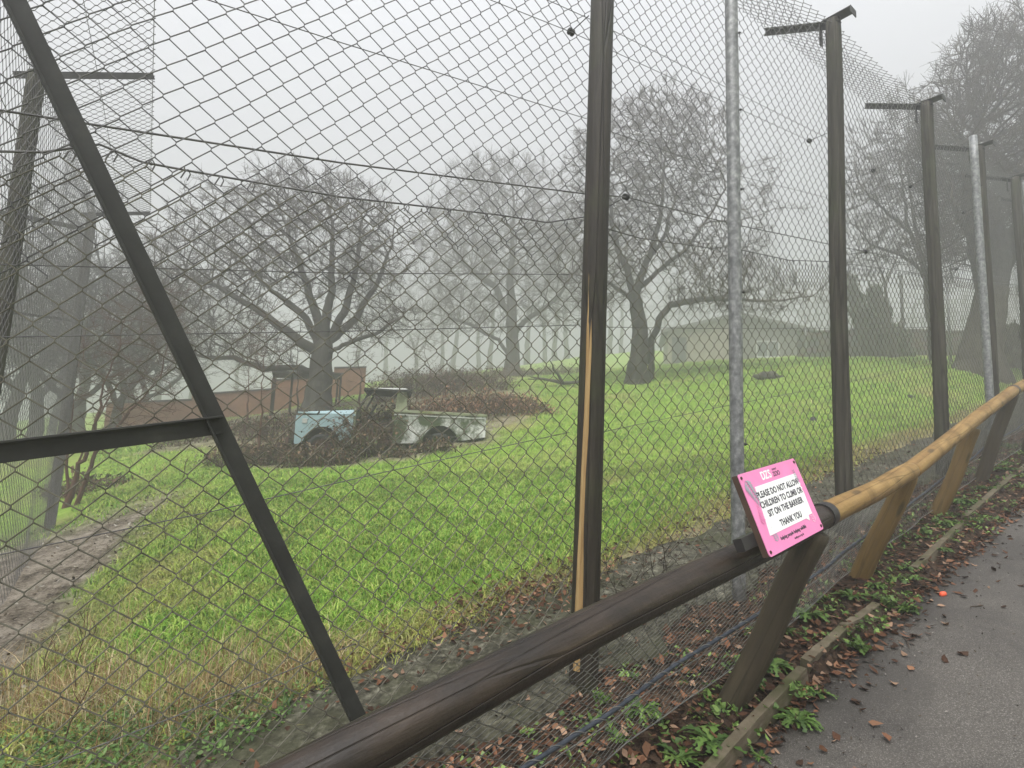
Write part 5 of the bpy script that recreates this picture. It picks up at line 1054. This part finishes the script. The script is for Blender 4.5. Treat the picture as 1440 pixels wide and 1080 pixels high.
for i, (px, py, Z, rx, ry, h, ns, nl, pal, lab) in enumerate((
 (450, 645, 11.25, .75, .35, .40, 120, 1500, BR, 'brown bramble filling the front wheel arch of the truck'), (512, 628, 12.1, .42, .45, 1.0, 170, 1700, BR, 'bramble mound where the missing truck door was'), (392, 640, 12.0, .6, .6, .5, 110, 1300, BR, 'bramble patch in front of the truck nose'),
 (340, 640, 12.2, .8, .6, .38, 90, 900, BR, 'low bramble spread between iron brace and truck nose'), (562, 640, 11.6, .25, .15, .2, 30, 200, BR, 'bramble under the middle of the truck'), (612, 632, 11.8, .34, .15, .26, 50, 420, BR, 'bramble filling the rear wheel arch of the truck'),
 (520, 585, 13.6, .9, .5, 1.1, 130, 1500, BR, 'tall bramble inside and behind the open truck cab'), (600, 565, 14.2, 1.0, .6, 1.0, 120, 1700, BK, 'orange brown bracken heap behind the truck bed'), (660, 562, 15.0, 1.1, .7, .85, 120, 1700, BK, 'bracken heap to the right behind the truck bed'),
 (715, 565, 15.5, .9, .6, .5, 90, 1000, BK, 'low bracken bank running out to the right of the truck'), (745, 572, 15.2, .7, .5, .28, 60, 600, BK, 'thin russet bracken strip at the grass edge'), (590, 545, 18, 1.6, .8, .95, 130, 1500, BR, 'dark bramble bank beyond the bracken heaps'),
 (660, 540, 19, 1.5, .8, .8, 120, 1300, BR, 'dark bramble bank in front of the round headed tree'), (470, 600, 14.0, 1.2, .6, .8, 110, 1200, BR, 'bramble around the foot of the wide tree'), (395, 605, 14.2, 1.2, .7, .6, 110, 1100, BR, 'bramble left of the wide tree trunk'), (300, 618, 15, 1.6, .8, .45, 100, 1000, BR, 'low bramble before the orange wall'), (600, 532, 25, 2.6, 1.2, 1.1, 140, 1500, BR, 'dim bramble scrub far behind the truck before the foggy trunks'), (690, 530, 26, 2.2, 1.0, .8, 120, 1200, BR, 'dim bramble scrub left of the foot of the round headed tree'), (775, 527, 27, 2.0, .9, .6, 100, 1000, BR, 'dim scrub between round headed tree and split post'), (120, 668, 11, .8, .6, .3, 60, 500, BR, 'dark low hummock of bramble beside the reddish shrub'))):
    thicket('bramble_patch' if pal is BR else 'bracken_patch', lab, 'bramble' if pal is BR else 'bracken', px, py, Z, rx, ry, h, int(ns*1.7), int(nl*1.35), 800+i, pal, group=GT, size=.055)
# ================================================================== THE WRECKED TRUCK
TA, TB = at(410, 651, 11.7), at(682, 646, 12.5); tx = norm((TB-TA)*NV(1, 1, 0)); ty = NV(-tx[1], tx[0], 0); LEN = np.linalg.norm((TB-TA)*NV(1, 1, 0)); q = LEN/4.3
T0 = NV(TA[0], TA[1], TA[2]+.0)
truck = thing('pickup_truck', 'derelict pale blue and white pickup truck sunk in brambles with doors missing', 'truck', T0)
TZ = (TB[2]-TA[2])/LEN
def TP(x, y, z): return T0+tx*x*q+ty*y*q+zz*(z+x*TZ)*q
def paint(name, base, rust, moss, thr1, thr2):
    k = Mat(name, .55, 0, .35); a = k.noise(3.2, 8, .7); b_ = k.noise(2.1, 7, .72, k.co((1.1, 1.1, .8))); c_ = k.noise(25, 4, .7)
    c0 = k.mix(k.ramp(a, [(thr1, (0,0,0)), (thr1+.1, (1,1,1))]), base, rust); c0 = k.mix(k.ramp(b_, [(thr2, (0,0,0)), (thr2+.13, (1,1,1))]), c0, k.ramp(c_, [(.35, tuple(v*.6 for v in moss)), (.65, moss)])); k.color(c0); k.bump(c_, .2, .004); M[name] = k.m
paint('paint_blue', (.26,.37,.39), (.16,.17,.13), (.12,.14,.085), .58, .62); paint('paint_white', (.62,.63,.6), (.13,.14,.10), (.06,.085,.035), .47, .42); paint('paint_moss', (.22,.24,.15), (.1,.11,.06), (.18,.19,.06), .5, .5); paint('roof_pale', (.4,.41,.38), (.2,.2,.17), (.12,.13,.09), .55, .55); plain('truck_dark', (.018,.017,.015), .8, var=.4)
def side_panel(name, outline, y, th, mat, parent, z=0):
    P = [TP(x, y, zz_) for x, zz_ in outline]; m = len(P); V = P+[p+ty*th*q for p in P]
    side = np.array([(j, (j+1) % m, m+(j+1) % m, m+j) for j in range(m)])
    import mathutils
    tri = mathutils.geometry.tessellate_polygon([[Vector((x, zz_, 0)) for x, zz_ in outline]]); tri = np.array(tri)
    return Geo().add(np.array(V), [side, tri, tri[:, ::-1]+m]).build(name, M[mat], parent)
def arch(cx, cz, r, a0, a1, k=10): return [(cx+r*math.cos(math.radians(a)), cz+r*math.sin(math.radians(a))) for a in np.linspace(a0, a1, k)]
TW = 1.62
def mirror(fn):
    for y, s_ in ((0, 1), (TW, -1)): fn(y, s_)
def wing(y, s_):
    o = side_panel('front_wing', [(.02, .42), (.0, .96), (.06, 1.05), (1.24, 1.08), (1.24, .45), (.95, .42)]+arch(.58, .40, .40, 8, 172)+[(.14, .42)], y if s_ > 0 else y-.02, .02, 'paint_blue', truck)
    g = Geo(); 
    ah = arch(.58, .40, .40, 0, 180, 14); v = []
    for x, z in ah: v += [TP(x, y, z), TP(x, y+.28*s_, z)]
    g.add(v, np.array([(2*i, 2*i+1, 2*i+3, 2*i+2) for i in range(13)])).add([TP(x, y+.28*s_, z) for x, z in ah]+[TP(.58, y+.28*s_, .1)], np.array([(i, i+1, 14) for i in range(13)])); g.build('wheel_arch', M['truck_dark'], o)
    if s_ > 0: Geo().add(*tube([TP(1.07, y-.012, .90), TP(1.07, y+.01, .90)], .065*q, 14)).build('vent', M['truck_dark'], o); Geo().add(*cbox(TP(.20, y-.006, .93), tx*.05, zz*.05, ty*.008, .3)).build('side_lamp', M['roof_pale'], o)
mirror(wing)
Geo().add(*cbox(TP(.66, TW/2, 1.085), tx*.62*q, ty*(TW/2)*q, zz*.018, .3)).build('bonnet_deck', M['paint_blue'], truck)
V = []; 
for x, z in ((.1, 1.10), (.18, 1.16), (1.2, 1.2)):
    for y in (.36, .42, TW-.42, TW-.36): V.append(TP(x, y, z if .38 < y < TW-.38 else 1.10))
Geo().add(V, np.array([(i*4+j, (i+1)*4+j, (i+1)*4+j+1, i*4+j+1) for i in range(2) for j in range(3)])).build('bonnet', M['paint_blue'], truck)
gr = Geo().add(*cbox(TP(.02, TW/2, .75), ty*(TW/2-.04)*q, tx*.02, zz*.31*q, .1)).build('front_panel', M['paint_blue'], truck)
for y in (.42, TW-.42): Geo().add(*tube([TP(-.03, y, .78), TP(.02, y, .78)], .095*q, 16)).build('headlight', M['roof_pale'], gr)
Geo().add(*cbox(TP(-.14, TW/2, .5), ty*(TW/2)*q, tx*.03, zz*.06, .2)).build('bumper', M['rust'], truck)
Geo().add(*cbox(TP(1.27, TW/2, .85), ty*(TW/2-.02)*q, tx*.02, zz*.38*q, .1)).build('bulkhead', M['paint_moss'], truck)
# cab: rear pillar, back panel with a window opening, front pillars, roof
def pillar(y, s_):
    side_panel('rear_pillar', [(2.16, 1.04), (2.18, 1.62), (2.36, 1.62), (2.46, 1.04)], y+.03 if s_ > 0 else y-.09, .06, 'paint_moss', truck)
    Geo().add(*tube([TP(1.32, y+.08*s_, 1.15), TP(1.56, y+.1*s_, 1.62)], .028*q, 6)).build('windscreen_pillar', M['truck_dark'], truck)
mirror(pillar)
g = Geo()
for x0, x1, z0, z1 in ((0, TW, .95, 1.16), (0, TW, 1.52, 1.62), (.1, .2, 1.16, 1.52), (TW-.2, TW-.1, 1.16, 1.52), (.78, .84, 1.16, 1.52)): g.add(*cbox(TP(2.42-.09*(((z0+z1)/2)-1.04), (x0+x1)/2+0, (z0+z1)/2), ty*(x1-x0)/2*q*.93, tx*.02, zz*(z1-z0)/2*q, .1))
g.build('cab_back', M['paint_moss'], truck)
V = []; nxr, nyr = 9, 7
for i in range(nxr):
    for j in range(nyr):
        fx, fy = i/(nxr-1), j/(nyr-1); edge = max(abs(fx-.5), abs(fy-.5))*2; V.append(TP(1.44+1.05*fx, -.02+(TW+.04)*fy, 1.645+.075*(1-edge**4)))
Fq = [(i*nyr+j, (i+1)*nyr+j, (i+1)*nyr+j+1, i*nyr+j+1) for i in range(nxr-1) for j in range(nyr-1)]
rt_ = Geo().add(V, np.array(Fq)).build('roof', M['roof_pale'], truck, smooth=True)
g = Geo()
for y in (-.02, TW+.02): g.add(*cbox(TP(1.965, y, 1.63), tx*.525*q, ty*.014, zz*.022, .2))
for x in (1.44, 2.49): g.add(*cbox(TP(x, TW/2, 1.63), ty*(TW/2)*q, tx*.014, zz*.022, .2))
g.build('roof_gutter', M['truck_dark'], rt_)
Geo().add(*box(TP(1.965, TW/2, 1.622), tx*.5*q, ty*(TW/2-.03)*q, zz*.006)).build('headlining', M['truck_dark'], rt_)
# bed
def bed_side(y, s_):
    o = side_panel('bed_side', [(2.14, .40), (2.14, 1.05), (4.28, 1.05), (4.28, .52), (3.72, .44)]+arch(3.22, .38, .42, 10, 170)+[(2.76, .40)], y if s_ > 0 else y-.02, .02, 'paint_white', truck)
    Geo().add(*cbox(TP(3.21, y+.03*s_, 1.09), tx*1.09*q, ty*.05, zz*.03, .25)).build('bed_rail', M['paint_moss'], o)
    v = []
    for x, z in arch(3.22, .38, .42, 0, 180, 14): v += [TP(x, y, z), TP(x, y+.3*s_, z)]
    Geo().add(v, np.array([(2*i, 2*i+1, 2*i+3, 2*i+2) for i in range(13)])).add([TP(x, y+.3*s_, z) for x, z in arch(3.22, .38, .42, 0, 180, 14)]+[TP(3.22, y+.3*s_, .1)], np.array([(i, i+1, 14) for i in range(13)])).build('wheel_arch', M['truck_dark'], o)
    Geo().add(*cbox(TP(3.2, y-.012*s_, 1.01), tx*1.06*q, ty*.008, zz*.012, .2)).build('swage_line', M['roof_pale'], o)
mirror(bed_side)
g = Geo().add(*cbox(TP(3.21, TW/2, .55), tx*1.05*q, ty*(TW/2-.03)*q, zz*.02, .1)).add(*cbox(TP(2.5, TW/2, .78), tx*.02, ty*(TW/2-.03)*q, zz*.24*q, .1)); g.build('bed_floor', M['truck_dark'], truck)
Geo().add(*cbox(TP(4.27, TW/2, .77), tx*.018, ty*(TW/2-.03)*q, zz*.23*q, .1)).build('tailgate', M['paint_moss'], truck)
for y in (.3, .62): Geo().add(*cbox(TP(3.3, y, 1.13+.02*(y > .5)), tx*.95*q, ty*.03, zz*.018, .2)).build('bed_slat', M['edging_wood'], truck)
Geo().add(*cbox(TP(1.7, .05, .42), tx*.5*q, ty*.03, zz*.05, .2)).build('sill', M['rust'], truck)
def wheel(x, y):
    c = TP(x, y, .3); P = []; g = Geo()
    prof = [(-.085, .23), (-.1, .29), (-.075, .335), (.075, .335), (.1, .29), (.085, .23)]; k = 22; V = []
    for a in range(k):
        an = a*2*math.pi/k
        for o_, r_ in prof: V.append(c+ty*o_*q+(tx*math.cos(an)+zz*math.sin(an))*r_*q)
    F = [(a*6+j, a*6+j+1, ((a+1) % k)*6+j+1, ((a+1) % k)*6+j) for a in range(k) for j in range(5)]
    wv_ = g.add(np.array(V), np.array(F)).build('wheel', M['rubber'], truck, smooth=True); Geo().add(*tube([c-ty*.05*q, c-ty*.065*q, c+ty*.06*q], [.1*q, .235*q, .235*q], 16)).build('rim', M['rust'], wv_)
for x in (.58, 3.22):
    for y in (.13, TW-.13): wheel(x, y)
# seats and steering wheel left inside
Geo().add(*cbox(TP(2.0, TW/2, .82), tx*.2*q, ty*.6*q, zz*.09*q, .3)).add(*cbox(TP(2.2, TW/2, 1.02), tx*.05*q, ty*.6*q, zz*.18*q, .3)).build('seat', M['truck_dark'], truck)
sw = TP(1.62, .45, 1.16); Geo().add(*tube([sw+(ty*math.cos(a)+norm(zz+tx*.5)*math.sin(a))*.2*q for a in np.linspace(0, 6.283, 20)], .013, 6, False)).build('steering_wheel', M['truck_dark'], truck, smooth=True)
P = TP(2.9, -.35, .0); P = drop(P, .04); d = norm(tx+zz*.12); tag(Geo().add(*tube([P-d*.5, P, P+d*.55], [.02, .022, .018], 7)).build('fallen_pole', M['edging_wood'], None, None, True, P), 'pale broken stick lying along the foot of the truck bed', 'stick')

# ================================================================== AIR, LIGHT, CAMERA
hz = bpy.data.materials.new('haze'); hz.use_nodes = True; t = hz.node_tree; t.nodes.remove(t.nodes['Principled BSDF']); pv = t.nodes.new('ShaderNodeVolumePrincipled'); pv.inputs['Color'].default_value = (.975, .98, .99, 1); pv.inputs['Density'].default_value = HAZE; pv.inputs['Anisotropy'].default_value = .5
t.links.new(pv.outputs[0], t.nodes['Material Output'].inputs['Volume'])
v, f = box((0, 32, 8.5), (76, 0, 0), (0, 66, 0), (0, 0, 18.5)); o = put('haze', make_mesh('haze', v, f, hz)); tag(o, kind='stuff')
w = bpy.data.worlds.new('World'); scn.world = w; w.use_nodes = True; t = w.node_tree; bg = t.nodes['Background']; sky = t.nodes.new('ShaderNodeTexSky'); sky.sky_type = 'NISHITA'; sky.sun_disc = False
SE, SR = math.radians(60), math.radians(205); sky.sun_elevation = SE; sky.sun_rotation = SR; sky.air_density = 1.2; sky.dust_density = 6; sky.ozone_density = 1
hs = t.nodes.new('ShaderNodeHueSaturation'); hs.inputs['Saturation'].default_value = .10; t.links.new(sky.outputs[0], hs.inputs['Color']); 
tc = t.nodes.new('ShaderNodeTexCoord'); sx = t.nodes.new('ShaderNodeSeparateXYZ'); t.links.new(tc.outputs['Generated'], sx.inputs[0])
mr = t.nodes.new('ShaderNodeMapRange'); t.links.new(sx.outputs['Z'], mr.inputs['Value']); mr.inputs['From Min'].default_value = 0; mr.inputs['From Max'].default_value = 1; mr.inputs['To Min'].default_value = OVC*OVH; mr.inputs['To Max'].default_value = OVC
cb = t.nodes.new('ShaderNodeCombineColor'); 
for i_, f_ in enumerate((.97, .985, 1.03)):
    mm = t.nodes.new('ShaderNodeMath'); mm.operation = 'MULTIPLY'; t.links.new(mr.outputs[0], mm.inputs[0]); mm.inputs[1].default_value = f_; t.links.new(mm.outputs[0], cb.inputs[i_])
mx = t.nodes.new('ShaderNodeMix'); mx.data_type = 'RGBA'; mx.inputs[0].default_value = .9; t.links.new(hs.outputs[0], mx.inputs[6]); t.links.new(cb.outputs[0], mx.inputs[7])
t.links.new(mx.outputs[2], bg.inputs['Color']); bg.inputs['Strength'].default_value = SKY
sl = bpy.data.lights.new('sun', 'SUN'); sl.energy = SUN; sl.angle = math.radians(40); sl.color = (1, .99, .97); so = bpy.data.objects.new('sun', sl); COL.objects.link(so)
sd = NV(math.sin(SR)*math.cos(SE), math.cos(SR)*math.cos(SE), math.sin(SE)); so.rotation_euler = Vector(sd).to_track_quat('Z', 'Y').to_euler(); so.location = Vector(sd*30)
cam = bpy.data.cameras.new('camera'); cam.sensor_width = 36; cam.lens = FPX/1440*36; cam.clip_start = .05; cam.clip_end = 500; co_ = bpy.data.objects.new('camera', cam); COL.objects.link(co_)
from mathutils import Matrix
mt_ = Matrix(np.stack([RT, UP, -FW], 1).tolist()).to_4x4(); mt_.translation = Vector(CAM); co_.matrix_world = mt_; scn.camera = co_
vs = scn.view_settings; scn.display_settings.display_device = 'sRGB'; vs.view_transform = 'Standard'; vs.look = 'None'; vs.exposure = EXPO; vs.gamma = 1; vs.use_curve_mapping = False
scn.cycles.max_bounces = 6; scn.cycles.diffuse_bounces = 2; scn.cycles.volume_bounces = VB; scn.cycles.transparent_max_bounces = 8; scn.cycles.use_denoising = True
